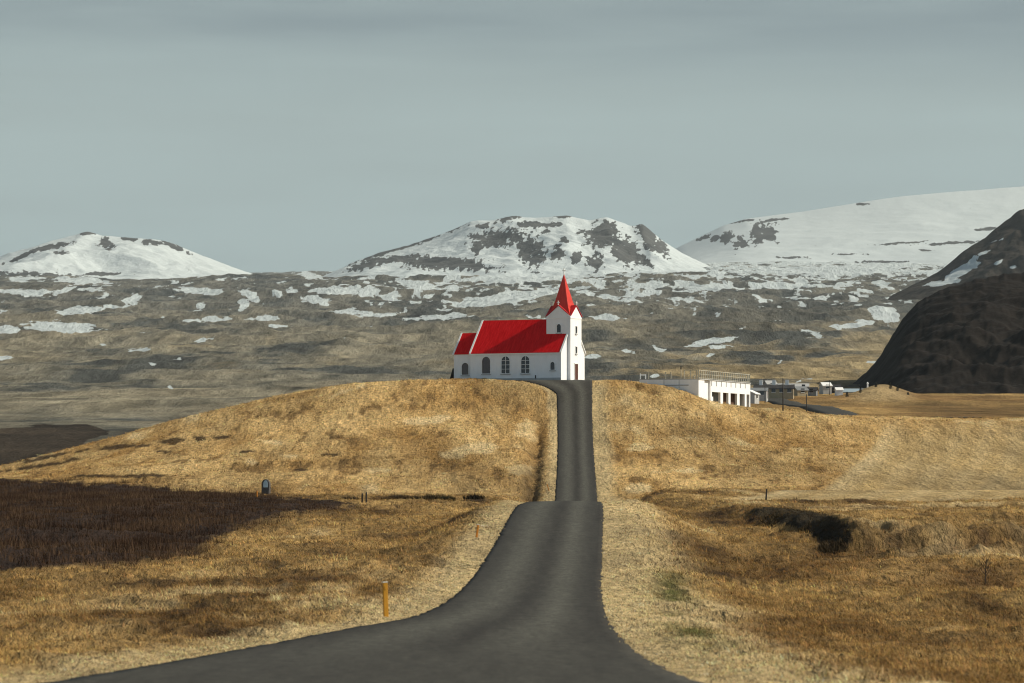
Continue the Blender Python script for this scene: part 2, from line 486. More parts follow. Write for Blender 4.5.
def far_tint(x, y, px, py):
    n1 = fbm(x, y * 0.55, 16, 2, 71)
    f1 = 1.4 * fbm(x, y * 0.5, 240, 4, 91); f2 = 1.5 * fbm(x * 1.0, y * 0.3, 60, 5, 95, .65); f3 = fbm(x, y * .4, 700, 2, 99)
    far = lerp(C(.090, .090, .076), C(.205, .182, .128), np.clip(.5 + .9 * f1 + .8 * f2, 0, 1)[..., None])
    far = lerp(far, C(.265, .195, .092), (sm(f3 + .55 * f2 + .35 * sm(px, 560, 700), .10, .6) * sm(-y, -4200, -1800))[..., None] * .75)
    f5 = fbm(x, y * .35, 24, 3, 97)
    r1 = ridged(x, y * .15, 55, 3, 101); r2 = ridged(x + 40, y * .17, 19, 3, 103)
    far = far * np.clip(1 + .45 * f5 + .42 * (r1 - .1) + .40 * (r2 - .1), .35, 2.0)[..., None]
    far = lerp(far, C(.062, .066, .062), sm(-f2 - .7 * f1, .18, .5)[..., None] * .8)
    rock = sm(y, 2600, 4600)[..., None]
    far = lerp(far, lerp(C(.074, .082, .080), C(.150, .150, .132), np.clip(.5 + f2 * 1.3, 0, 1)[..., None]), rock * .8)
    # grey-green shoulder on the right, darker lava
    sh = np.exp(-((px - 745) / 95) ** 4 - ((py - 322 + .17 * (px - 745)) / 17) ** 4)
    far = lerp(far, C(.055, .056, .050), (sh * .6)[..., None])
    # near plain beyond the right shoulder: dry grass
    plain_ = (sm(px, 640, 740) * sm(-y, -1520, -1280))[..., None]
    far = lerp(far, lerp(BROWN * 1.1, GOLD * .85, np.clip(.5 + 1.2 * f2 + .5 * n1, 0, 1)[..., None]), plain_)
    far = lerp(far, BROWN * C(.42, .42, .45), (plain_[..., 0] * np.exp(-((py - 409 - 2 * f1) / 5.5) ** 2) * sm(px, 880, 950) * sm(f2 + .5 * n1, -.6, .3))[..., None] * .85)
    bk = np.exp(-((px - 882) / 30) ** 4 - ((y - 1130) / 70) ** 4)
    far = lerp(far, STRAW * .62, (bk * .6)[..., None])
    # heath-filled hollow at the left
    hh = inpoly(px + 8 * n1, py + 3.5 * f2 + 2 * n1, [(-80, 433), (0, 430), (45, 424), (88, 424), (110, 430), (70, 452), (0, 478), (-80, 480)]) & (y > 640) & (y < 1100)
    far = np.where(hh[..., None], C(.052, .040, .028) * (1 + .7 * f2[..., None] + .4 * n1[..., None]), far)
    return np.clip(far, 0.004, 0.8)

def land_tint(x, y, z):
    """what grows or lies where: base colours of the land"""
    px, py = to_px(x, y, z)
    if y.size and y.min() > 755:
        return far_tint(x, y, px, py)
    n1 = fbm(x, y * 0.4, 16, 3, 71); n2 = fbm(x, y * 0.2, 3.6, 3, 75); n3 = fbm(x * 0.5, y * .6, 30, 2, 79); n4 = fbm(x, y * 0.14, 1.1, 3, 83)
    mix = np.clip(0.5 + 0.9 * n1 + 0.7 * n2 + 0.35 * n4, 0, 1)[..., None]
    xl, xr = road_l(y), road_r(y)
    on = np.maximum(xl - x, x - xr)
    # foreground fields: browns with straw mats
    fore = lerp(BROWN * 0.74, GOLD * 0.86, mix)
    mat_ = sm(n1 + 0.8 * n3 + 0.4 * n2, 0.34, 0.62)[..., None]
    fore = lerp(fore, STRAW * 0.82, mat_ * 0.65)
    fore = lerp(fore, DARK, (sm(-n2 - 0.6 * n1 + 0.7 * n4, 0.26, 0.6))[..., None] * 0.8)
    # left pale mats where the grass lies flat
    pale = np.exp(-((px - 235) / 130) ** 2 - ((py - 600 + 0.10 * (px - 235)) / 19) ** 2) * sm(n2 + 0.7 * n1 + .5 * n4, -0.3, 0.2)
    fore = lerp(fore, STRAW * 0.95, (pale * 0.95)[..., None])
    rightbrown = sm(px, 700, 790) * sm(py, 515, 545)
    fore = lerp(fore, BROWN * C(0.86, .80, .72), (0.5 * rightbrown * sm(-n1 - 0.3 * n2, -0.5, 0.3))[..., None])
    # the hill
    hill = lerp(GOLD * C(.70, .64, .58), GOLD * C(1.16, 1.22, 1.42), np.clip(0.52 + 1.0 * n1 + 0.7 * n2, 0, 1)[..., None])
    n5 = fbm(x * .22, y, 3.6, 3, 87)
    hill = lerp(hill, BROWN * .62, (sm(n5 + .5 * n4, .30, .62) * .62)[..., None])  # brown lines painted in for the shadows of the terracettes
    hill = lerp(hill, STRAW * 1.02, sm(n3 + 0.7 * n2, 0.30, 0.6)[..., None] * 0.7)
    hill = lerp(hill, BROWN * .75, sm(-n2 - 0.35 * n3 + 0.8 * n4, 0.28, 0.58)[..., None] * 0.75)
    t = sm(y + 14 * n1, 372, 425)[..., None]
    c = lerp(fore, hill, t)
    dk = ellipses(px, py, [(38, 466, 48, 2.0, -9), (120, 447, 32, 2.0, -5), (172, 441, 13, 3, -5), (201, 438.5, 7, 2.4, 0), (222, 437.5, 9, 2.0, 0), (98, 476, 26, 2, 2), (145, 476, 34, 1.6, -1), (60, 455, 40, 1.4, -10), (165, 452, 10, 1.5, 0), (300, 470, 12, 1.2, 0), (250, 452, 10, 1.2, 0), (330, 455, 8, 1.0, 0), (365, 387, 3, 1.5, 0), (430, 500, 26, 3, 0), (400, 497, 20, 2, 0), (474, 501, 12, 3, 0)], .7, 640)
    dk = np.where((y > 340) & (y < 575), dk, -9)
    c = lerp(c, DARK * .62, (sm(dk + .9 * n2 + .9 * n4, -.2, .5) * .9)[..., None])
    pl_ = ellipses(px, py, [(350, 390, 26, 3, -18), (272, 442, 14, 4, 10), (250, 462, 10, 4, 0), (290, 455, 12, 3, 0), (470, 450, 40, 7, -10), (430, 420, 30, 5, -5), (640, 447, 16, 5, 0), (640, 488, 18, 6, 0), (690, 470, 40, 3, -3), (520, 470, 18, 6, 0), (380, 470, 30, 3, 0)], 1.0, 650)
    c = lerp(c, STRAW * 1.04, (sm(pl_ + 2.2 * n2 + 1.3 * n4, .2, 2.0) * .75 * (y < 575) * (y > 340))[..., None])
    # mown field on the right flank
    mw = mown_mask(x, y)[..., None]
    stripe = 0.5 + 0.5 * np.sin((x - 0.155 * y) * 1.5 + 1.2 * n1)
    edge_d = x - (18.6 + (y - 345) * 0.155)
    c = lerp(c, lerp(GOLD * C(.86, .93, 1.1), STRAW * .86, (np.clip(0.12 + 0.35 * stripe + 0.5 * n1 + .7 * np.exp(-((edge_d - 1.0) / 1.2) ** 2), 0, 1))[..., None]), mw * .95)
    # verges
    vw = np.where(x < xl, 2.5, 4.8) * lerp(1.0, 0.6, sm(y, 400, 450))
    vg = sm(-(on + 0.5 * n2 + 0.35 * n4), -vw, -vw * 0.4)[..., None] * (sm(-y, -575, -560))[..., None]
    c = lerp(c, lerp(STRAW * C(.80, .80, .80), STRAW * C(1.0, .99, .95), np.clip(.5 + n2, 0, 1)[..., None]), vg * .85)
    # a little living grass at the foot of the right verge
    gr = np.exp(-((x - (road_r(y) + 2.1 + 0.012 * (y - 105))) / 0.75) ** 2) * sm(y, 84, 98) * sm(-y, -178, -140) * sm(n2 + 0.6 * n4, -0.18, 0.3)
    c = lerp(c, GREEN, (0.95 * gr)[..., None])
    # dark hollow: heather colour with the bank's shade painted in
    hl = inpoly(px + 7 * n2 + 5 * n4, py + 2.2 * n2 + 1.5 * n4, [(750, 512), (768, 507), (790, 508), (813, 512), (834, 516), (848, 523), (852, 542), (844, 550), (820, 549), (814, 537), (798, 528), (768, 521)]) & (y > 150) & (y < 330)
    c = np.where(hl[..., None], C(.045, .034, .019) * (1 + .7 * n4[..., None]), c)
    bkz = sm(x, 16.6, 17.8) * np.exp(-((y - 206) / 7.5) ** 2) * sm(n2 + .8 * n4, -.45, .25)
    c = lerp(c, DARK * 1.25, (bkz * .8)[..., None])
    # ditch growth beside the upper road
    dt = np.exp(-((xl - x - 3.0) / 1.0) ** 2) * sm(y, 398, 415) * sm(-y, -535, -490)
    c = lerp(c, DARK * .7, (dt * .8 * sm(n2 + .5, 0, .6))[..., None])
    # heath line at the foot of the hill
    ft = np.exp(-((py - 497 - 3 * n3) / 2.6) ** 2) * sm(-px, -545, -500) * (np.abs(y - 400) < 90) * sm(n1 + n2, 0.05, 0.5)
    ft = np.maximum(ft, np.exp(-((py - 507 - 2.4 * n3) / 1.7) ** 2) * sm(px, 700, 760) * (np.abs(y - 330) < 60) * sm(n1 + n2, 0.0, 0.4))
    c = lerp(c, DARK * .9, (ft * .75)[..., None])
    # scrub ground
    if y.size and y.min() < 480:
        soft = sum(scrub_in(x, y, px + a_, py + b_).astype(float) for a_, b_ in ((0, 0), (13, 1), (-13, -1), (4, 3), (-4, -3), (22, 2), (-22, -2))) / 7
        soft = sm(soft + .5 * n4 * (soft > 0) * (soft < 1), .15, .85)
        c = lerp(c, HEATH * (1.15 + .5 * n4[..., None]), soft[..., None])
    if y.size and y.max() < 600:
        return np.clip(c, 0.004, 0.8)
    k = sm(y, 600, 720)[..., None]
    far = far_tint(x, y, px, py)
    c = lerp(c, far, k)
    return np.clip(c, 0.004, 0.8)

# ------------------------------------------------------------------ materials
def land_material():
    m, nt, b = new_mat('dry_land')
    N, L = nt.nodes, nt.links
    at_ = N.new('ShaderNodeAttribute'); at_.attribute_name = 'tint'
    sn = N.new('ShaderNodeAttribute'); sn.attribute_name = 'snow'
    geo = N.new('ShaderNodeNewGeometry')
    n1 = N.new('ShaderNodeTexNoise'); n1.inputs['Scale'].default_value = 2.4; n1.inputs['Detail'].default_value = 9; n1.inputs['Roughness'].default_value = .72
    mp1 = N.new('ShaderNodeMapping'); mp1.inputs['Scale'].default_value = (1, .4, 1)
    L.new(geo.outputs['Position'], mp1.inputs['Vector']); L.new(mp1.outputs['Vector'], n1.inputs['Vector'])
    n2 = N.new('ShaderNodeTexNoise'); n2.inputs['Scale'].default_value = .055; n2.inputs['Detail'].default_value = 10; n2.inputs['Roughness'].default_value = .7
    mp2 = N.new('ShaderNodeMapping'); mp2.inputs['Scale'].default_value = (1, .22, .6)
    L.new(geo.outputs['Position'], mp2.inputs['Vector']); L.new(mp2.outputs['Vector'], n2.inputs['Vector'])
    mr = N.new('ShaderNodeMapRange'); mr.inputs['From Min'].default_value = .3; mr.inputs['From Max'].default_value = .7; mr.inputs['To Min'].default_value = .45; mr.inputs['To Max'].default_value = 1.5
    L.new(n1.outputs['Fac'], mr.inputs['Value'])
    mr2 = N.new('ShaderNodeMapRange'); mr2.inputs['From Min'].default_value = .3; mr2.inputs['From Max'].default_value = .7; mr2.inputs['To Min'].default_value = .42; mr2.inputs['To Max'].default_value = 1.62
    L.new(n2.outputs['Fac'], mr2.inputs['Value'])
    mm = N.new('ShaderNodeMath'); mm.operation = 'MULTIPLY'
    L.new(mr.outputs['Result'], mm.inputs[0]); L.new(mr2.outputs['Result'], mm.inputs[1])
    sc = N.new('ShaderNodeVectorMath'); sc.operation = 'SCALE'
    L.new(at_.outputs['Color'], sc.inputs[0]); L.new(mm.outputs['Value'], sc.inputs['Scale'])
    # snow edge broken up by noise
    n3 = N.new('ShaderNodeTexNoise'); n3.inputs['Scale'].default_value = .035; n3.inputs['Detail'].default_value = 8; n3.inputs['Roughness'].default_value = .68
    mp3 = N.new('ShaderNodeMapping'); mp3.inputs['Scale'].default_value = (1.6, .4, .4)
    L.new(geo.outputs['Position'], mp3.inputs['Vector']); L.new(mp3.outputs['Vector'], n3.inputs['Vector'])
    sb = N.new('ShaderNodeMath'); sb.operation = 'MULTIPLY_ADD'; sb.inputs[1].default_value = 4.0; sb.inputs[2].default_value = -2.1
    L.new(n3.outputs['Fac'], sb.inputs[0])
    ad = N.new('ShaderNodeMath'); ad.operation = 'ADD'
    L.new(sb.outputs['Value'], ad.inputs[0]); L.new(sn.outputs['Fac'], ad.inputs[1])
    st = N.new('ShaderNodeMapRange'); st.inputs['From Min'].default_value = -.12; st.inputs['From Max'].default_value = .22
    L.new(ad.outputs['Value'], st.inputs['Value'])
    mx = N.new('ShaderNodeMixRGB'); mx.inputs['Color2'].default_value = (.54, .60, .61, 1)
    L.new(st.outputs['Result'], mx.inputs['Fac']); L.new(sc.outputs['Vector'], mx.inputs['Color1'])
    L.new(mx.outputs['Color'], b.inputs['Base Color'])
    b.inputs['Roughness'].default_value = .95
    b.inputs['Specular IOR Level'].default_value = .08
    bp = N.new('ShaderNodeBump'); bp.inputs['Strength'].default_value = .8; bp.inputs['Distance'].default_value = .16
    L.new(n1.outputs['Fac'], bp.inputs['Height'])
    bp2 = N.new('ShaderNodeBump'); bp2.inputs['Strength'].default_value = 1.0; bp2.inputs['Distance'].default_value = 11.0
    L.new(n2.outputs['Fac'], bp2.inputs['Height']); L.new(bp.outputs['Normal'], bp2.inputs['Normal'])
    L.new(bp2.outputs['Normal'], b.inputs['Normal'])
    return m

def mountain_material(name, rock_a, rock_b, snow=True, scale=.02, bump=.8):
    m, nt, b = new_mat(name)
    N, L = nt.nodes, nt.links
    geo = N.new('ShaderNodeNewGeometry')
    n1 = N.new('ShaderNodeTexNoise'); n1.inputs['Scale'].default_value = scale; n1.inputs['Detail'].default_value = 10; n1.inputs['Roughness'].default_value = .7
    L.new(geo.outputs['Position'], n1.inputs['Vector'])
    cr = N.new('ShaderNodeMixRGB'); cr.inputs['Color1'].default_value = (*rock_a, 1); cr.inputs['Color2'].default_value = (*rock_b, 1)
    mr = N.new('ShaderNodeMapRange'); mr.inputs['From Min'].default_value = .3; mr.inputs['From Max'].default_value = .7
    L.new(n1.outputs['Fac'], mr.inputs['Value']); L.new(mr.outputs['Result'], cr.inputs['Fac'])
    last = cr.outputs['Color']
    if snow:
        sn = N.new('ShaderNodeAttribute'); sn.attribute_name = 'snow'
        n3 = N.new('ShaderNodeTexNoise'); n3.inputs['Scale'].default_value = scale * 1.2; n3.inputs['Detail'].default_value = 9; n3.inputs['Roughness'].default_value = .7
        L.new(geo.outputs['Position'], n3.inputs['Vector'])
        sb = N.new('ShaderNodeMath'); sb.operation = 'MULTIPLY_ADD'; sb.inputs[1].default_value = 4.0; sb.inputs[2].default_value = -2.0
        L.new(n3.outputs['Fac'], sb.inputs[0])
        ad = N.new('ShaderNodeMath'); ad.operation = 'ADD'
        L.new(sb.outputs['Value'], ad.inputs[0]); L.new(sn.outputs['Fac'], ad.inputs[1])
        st = N.new('ShaderNodeMapRange'); st.inputs['From Min'].default_value = -.1; st.inputs['From Max'].default_value = .2
        L.new(ad.outputs['Value'], st.inputs['Value'])
        mx = N.new('ShaderNodeMixRGB'); mx.inputs['Color2'].default_value = (.54, .60, .61, 1)
        L.new(st.outputs['Result'], mx.inputs['Fac']); L.new(last, mx.inputs['Color1'])
        last = mx.outputs['Color']
    L.new(last, b.inputs['Base Color'])
    b.inputs['Roughness'].default_value = .95
    b.inputs['Specular IOR Level'].default_value = .08
    bp = N.new('ShaderNodeBump'); bp.inputs['Strength'].default_value = bump; bp.inputs['Distance'].default_value = .18 / scale
    L.new(n1.outputs['Fac'], bp.inputs['Height']); L.new(bp.outputs['Normal'], b.inputs['Normal'])
    return m

def blade_material(name, trans=.25):
    m, nt, b = new_mat(name)
    N, L = nt.nodes, nt.links
    at_ = N.new('ShaderNodeAttribute'); at_.attribute_name = 'tint'
    d = N.new('ShaderNodeBsdfDiffuse'); t = N.new('ShaderNodeBsdfTranslucent'); mx = N.new('ShaderNodeMixShader')
    mx.inputs['Fac'].default_value = trans
    L.new(at_.outputs['Color'], d.inputs['Color']); L.new(at_.outputs['Color'], t.inputs['Color'])
    L.new(d.outputs['BSDF'], mx.inputs[1]); L.new(t.outputs['BSDF'], mx.inputs[2])
    L.new(mx.outputs['Shader'], N['Material Output'].inputs['Surface'])
    N.remove(b)
    return m

def asphalt_material():
    m, nt, b = new_mat('asphalt')
    N, L = nt.nodes, nt.links
    tr = N.new('ShaderNodeAttribute'); tr.attribute_name = 'wear'
    geo = N.new('ShaderNodeNewGeometry')
    n1 = N.new('ShaderNodeTexNoise'); n1.inputs['Scale'].default_value = 9; n1.inputs['Detail'].default_value = 8; n1.inputs['Roughness'].default_value = .8
    L.new(geo.outputs['Position'], n1.inputs['Vector'])
    mp = N.new('ShaderNodeMapping'); mp.inputs['Scale'].default_value = (1, .06, .06)
    L.new(geo.outputs['Position'], mp.inputs['Vector'])
    n2 = N.new('ShaderNodeTexNoise'); n2.inputs['Scale'].default_value = 2.2; n2.inputs['Detail'].default_value = 6; n2.inputs['Roughness'].default_value = .6
    L.new(mp.outputs['Vector'], n2.inputs['Vector'])
    cr = N.new('ShaderNodeMixRGB'); cr.inputs['Color1'].default_value = (.018, .015, .012, 1); cr.inputs['Color2'].default_value = (.082, .080, .065, 1)
    ad = N.new('ShaderNodeMath'); ad.operation = 'MULTIPLY_ADD'; ad.inputs[1].default_value = .5; ad.inputs[2].default_value = -.25; 
    L.new(n2.outputs['Fac'], ad.inputs[0])
    a2 = N.new('ShaderNodeMath'); a2.operation = 'ADD'; a2.use_clamp = True
    L.new(ad.outputs['Value'], a2.inputs[0]); L.new(tr.outputs['Fac'], a2.inputs[1])
    L.new(a2.outputs['Value'], cr.inputs['Fac'])
    mr = N.new('ShaderNodeMapRange'); mr.inputs['From Min'].default_value = .3; mr.inputs['From Max'].default_value = .7; mr.inputs['To Min'].default_value = .25; mr.inputs['To Max'].default_value = 1.9
    L.new(n1.outputs['Fac'], mr.inputs['Value'])
    sc = N.new('ShaderNodeVectorMath'); sc.operation = 'SCALE'
    n4 = N.new('ShaderNodeTexNoise'); n4.inputs['Scale'].default_value = 3.2; n4.inputs['Detail'].default_value = 7; n4.inputs['Roughness'].default_value = .8
    mp4 = N.new('ShaderNodeMapping'); mp4.inputs['Scale'].default_value = (1, .35, 1)
    L.new(geo.outputs['Position'], mp4.inputs['Vector']); L.new(mp4.outputs['Vector'], n4.inputs['Vector'])
    mr4 = N.new('ShaderNodeMapRange'); mr4.inputs['From Min'].default_value = .3; mr4.inputs['From Max'].default_value = .7; mr4.inputs['To Min'].default_value = .55; mr4.inputs['To Max'].default_value = 1.5
    L.new(n4.outputs['Fac'], mr4.inputs['Value'])
    m4 = N.new('ShaderNodeMath'); m4.operation = 'MULTIPLY'
    L.new(mr.outputs['Result'], m4.inputs[0]); L.new(mr4.outputs['Result'], m4.inputs[1])
    L.new(cr.outputs['Color'], sc.inputs[0]); L.new(m4.outputs['Value'], sc.inputs['Scale'])
    L.new(sc.outputs['Vector'], b.inputs['Base Color'])
    b.inputs['Roughness'].default_value = .85
    b.inputs['Specular IOR Level'].default_value = .2
    bp = N.new('ShaderNodeBump'); bp.inputs['Strength'].default_value = .5; bp.inputs['Distance'].default_value = .015
    L.new(n1.outputs['Fac'], bp.inputs['Height']); L.new(bp.outputs['Normal'], b.inputs['Normal'])
    return m

def roof_material(name, col, rough=.6, spec=.1):
    """painted corrugated sheet: ribs run down the slope"""
    m, nt, b = new_mat(name)
    N, L = nt.nodes, nt.links
    tc = N.new('ShaderNodeTexCoord')
    n1 = N.new('ShaderNodeTexNoise'); n1.inputs['Scale'].default_value = 1.3; n1.inputs['Detail'].default_value = 8; n1.inputs['Roughness'].default_value = .65
    mp = N.new('ShaderNodeMapping'); mp.inputs['Scale'].default_value = (3.5, .5, .5)
    L.new(tc.outputs['Object'], mp.inputs['Vector']); L.new(mp.outputs['Vector'], n1.inputs['Vector'])
    cr = N.new('ShaderNodeMixRGB'); cr.inputs['Color1'].default_value = (*[c * .78 for c in col], 1); cr.inputs['Color2'].default_value = (col[0] * 1.15, col[1] + .012, col[2] + .012, 1)
    mr = N.new('ShaderNodeMapRange'); mr.inputs['From Min'].default_value = .3; mr.inputs['From Max'].default_value = .72
    L.new(n1.outputs['Fac'], mr.inputs['Value']); L.new(mr.outputs['Result'], cr.inputs['Fac'])
    L.new(cr.outputs['Color'], b.inputs['Base Color'])
    b.inputs['Roughness'].default_value = rough
    b.inputs['Specular IOR Level'].default_value = spec
    wv = N.new('ShaderNodeTexWave'); wv.inputs['Scale'].default_value = 1.6; wv.bands_direction = 'X'
    L.new(tc.outputs['Object'], wv.inputs['Vector'])
    bp = N.new('ShaderNodeBump'); bp.inputs['Strength'].default_value = .3; bp.inputs['Distance'].default_value = .03
    L.new(wv.outputs['Fac'], bp.inputs['Height']); L.new(bp.outputs['Normal'], b.inputs['Normal'])
    return m

def glass_material(name, col=(.012, .013, .015)):
    m = plain(name, col, .12, .3, 2.0, spec=.5)
    return m

M = {
    'land': land_material(),
    'asphalt': asphalt_material(),
    'blade': blade_material('dry_grass_blades'),
    'twig': blade_material('dark_twigs', .05),
    'white': plain('white_wall', (.78, .79, .80), .8, .07, 1.2, .004, stretch=(1, 1, .35)),
    'trim': plain('white_trim', (.82, .82, .80), .6, .05, 3),
    'red': roof_material('red_roof', (.64, .004, .007), .65, .03),
    'spire_red': roof_material('red_spire', (.58, .028, .008), .40, .4),
    'dark_red': plain('red_spire_trim', (.42, .012, .016), .5, .15, 2),
    'glass': glass_material('window_glass'),
    'warm_glass': glass_material('window_glass_dull', (.045, .026, .020)),
    'door': plain('brown_door', (.085, .03, .018), .6, .25, 5),
    'hatch': plain('dark_timber', (.02, .013, .010), .8, .3, 5),
    'concrete': plain('pale_concrete', (.40, .40, .39), .85, .15, 1.0, .01),
    'bay_brown': plain('rust_bay', (.12, .065, .045), .8, .35, 1.2),
    'bay_grey': plain('grey_bay', (.20, .22, .23), .8, .2, 1.2),
    'bay_dark': plain('dark_bay', (.035, .033, .032), .8, .3, 1.2),
    'rail': plain('weathered_rail', (.42, .40, .33), .7, .2, 4),
    'pole': plain('dark_pole', (.035, .03, .026), .85, .3, 6),
    'post': plain('dark_post', (.03, .027, .025), .85, .3, 8),
    'yellow': plain('yellow_marker', (.52, .25, .02), .5, .15, 6),
    'orange': plain('orange_marker', (.50, .19, .02), .5, .2, 6),
    'reflector': plain('pale_reflector', (.7, .68, .6), .3, .1, 6),
    'stone': plain('grey_stone', (.075, .07, .066), .9, .35, 5, .02),
    'plate': plain('pale_blue_plate', (.42, .55, .62), .35, .25, 4),
    'roof_grey': plain('grey_roof', (.20, .21, .215), .6, .2, .6),
    'roof_dark': plain('dark_roof', (.035, .033, .033), .7, .3, .6),
    'roof_blue': plain('pale_blue_roof', (.30, .37, .41), .55, .1, .5),
    'beige': plain('beige_wall', (.34, .28, .18), .85, .2, .8),
    'shrub': plain('dark_conifer', (.022, .021, .012), .9, .5, 2),
    'bark': plain('brown_bark', (.05, .036, .025), .9, .3, 6),
}

# ------------------------------------------------------------------ ground: one sheet from behind the camera to beyond the mountains
def build_ground():
    dense = np.linspace(-0.165, 0.165, 1081)
    out = np.array([.175, .19, .215, .25, .3, .38, .5, .7, 1.0, 1.6])
    t = np.concatenate([-out[::-1], dense, out])
    ys = [-110.0, -70, -35, -10, 10, 25, 40, 50]
    y = 58.0
    while y < 640:
        ys.append(y); y *= 1.00235
    while y < 9000:
        # about a third of a picture row per step
        ys.append(y); y *= 1.0042 if y < 2200 else 1.0036
    ys += [9400, 10000, 11000, 12500, 14000]
    ys = np.array(ys)
    T, Y = np.meshgrid(t, ys)
    X = T * (np.maximum(Y, 0) + 120)
    cuts = [0, int(np.searchsorted(ys, 597)), int(np.searchsorted(ys, 762)), len(ys)]
    parts = [(land(X[a:b], Y[a:b]), a, b) for a, b in zip(cuts[:-1], cuts[1:])]
    Z = np.concatenate([p[0] for p in parts], 0)
    xl, xr = road_l(Y), road_r(Y)
    on = np.maximum(xl - X, X - xr)
    Z = Z - 0.30 * sm(-on, -0.05, 0.45) * (Y < 588) * sm(Y, 15, 30)
    # the ground also settles under the far road
    fd = far_road_dist(X, Y)
    Z = Z - 0.5 * sm(-fd, -4.6, -3.2)
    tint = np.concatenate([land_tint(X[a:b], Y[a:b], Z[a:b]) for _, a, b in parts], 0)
    q = cuts[2]
    snow = np.full(Z.shape, -5.0)
    Xn, Yn = X[q:], Y[q:]
    px, py = to_px(Xn, Yn, Z[q:])
    e = ellipses(px, py, SNOW)
    hi = 0.55 * fbm(Xn, Yn * .45, 190, 4, 120) + .25 * fbm(Xn, Yn * .6, 520, 2, 130)
    band = sm(-py, -292, -268) * lerp(.5, 1.0, sm(px, 540, 640))
    extra = np.where((py < 300), 3.6 * (hi - lerp(.40, -.06, band)), -9)
    thin = fbm(Xn, Yn * .14, 26, 4, 140, .6)
    zone = sm(-py, -340, -282) * lerp(.55, 1.0, sm(px, 300, 420)) * 1.0
    extra = np.maximum(extra, np.where(py < 340, 6.0 * (thin - lerp(.50, .07, zone)), -9))
    e = e + 2.4 * thin + 1.0 * fbm(Xn, Yn * .2, 9, 2, 150) - .25
    snow[q:] = np.where(Yn > 900, np.maximum(np.clip(e * 1.1, -3, 3), extra), -5)
    n, k = Y.shape
    idx = np.arange(n * k).reshape(n, k)
    f = np.stack([idx[:-1, :-1], idx[:-1, 1:], idx[1:, 1:], idx[1:, :-1]], -1).reshape(-1, 4)
    V = np.stack([X, Y, Z], -1).reshape(-1, 3)
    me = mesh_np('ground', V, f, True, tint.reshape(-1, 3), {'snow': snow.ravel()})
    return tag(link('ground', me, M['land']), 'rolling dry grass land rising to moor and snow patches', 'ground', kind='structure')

FAR_ROAD = curve([600, 660, 720, 800, 880, 960, 1040, 1120, 1160], [67.5, 59.8, 60.6, 65.2, 68.4, 70.6, 72.0, 72.6, 72.6])

def far_road_dist(x, y):
    return np.where((y > 590) & (y < 1165), np.abs(x - FAR_ROAD(y)), 99.0)

ground = build_ground()

def ribbon(name, ys, lf, rf, zf, label, thick=0.35, nx=13, wear=None):
    ys = np.array(ys)
    u = np.linspace(0, 1, nx)
    U, Y = np.meshgrid(u, ys)
    l, r = lf(Y), rf(Y)
    X = l + (r - l) * U
    Z = zf(X, Y, U)
    # skirts down the sides
    Xs = np.concatenate([X[:, :1] - .02, X, X[:, -1:] + .02], 1); Ysn = np.concatenate([Y[:, :1], Y, Y[:, -1:]], 1)
    Zs = np.concatenate([Z[:, :1] - thick, Z, Z[:, -1:] - thick], 1)
    W = wear(U, Y) if wear is not None else np.full(U.shape, .3)
    W = np.concatenate([W[:, :1], W, W[:, -1:]], 1)
    n, k = Xs.shape
    idx = np.arange(n * k).reshape(n, k)
    f = np.stack([idx[:-1, :-1], idx[:-1, 1:], idx[1:, 1:], idx[1:, :-1]], -1).reshape(-1, 4)
    me = mesh_np(name, np.stack([Xs, Ysn, Zs], -1).reshape(-1, 3), f, True, None, {'wear': W.ravel()})
    return tag(link(name, me, M['asphalt']), label, 'road', kind='structure')

def wear(U, Y):
    k = sm(Y, 75, 110)
    c = 0.50 * np.exp(-((U - .29) / .13) ** 2) + 0.52 * np.exp(-((U - .72) / .10) ** 2)
    return lerp(.34, .22 + c * 1.1 - .10 * np.exp(-((U - .52) / .06) ** 2) - .12 * sm(np.abs(U - .5), .38, .5), k)

def edge_wob(f, s, seed):
    return lambda y: f(y) + s * 0.24 * fbm(np.asarray(y), np.asarray(y) * 0, 2.2, 4, seed, .75)

ribbon('road', np.concatenate([np.arange(20, 80, .8), np.arange(80, 270, .5), np.arange(270, 590, 1.2)]), edge_wob(road_l, 1, 201), edge_wob(road_r, 1, 207),
       lambda X, Y, U: P_road(Y) + 0.03 + 0.05 * (1 - (2 * U - 1) ** 2), 'narrow grey asphalt road with worn wheel tracks climbing to the church', .4, 25, wear)
ribbon('far_road', np.arange(600, 1150, 3.0), lambda y: FAR_ROAD(y) - 3.3, lambda y: FAR_ROAD(y) + 3.3,
       lambda X, Y, U: land(FAR_ROAD(Y), Y, True) + 0.15, 'second asphalt road running from the right to the village', .6, 5)
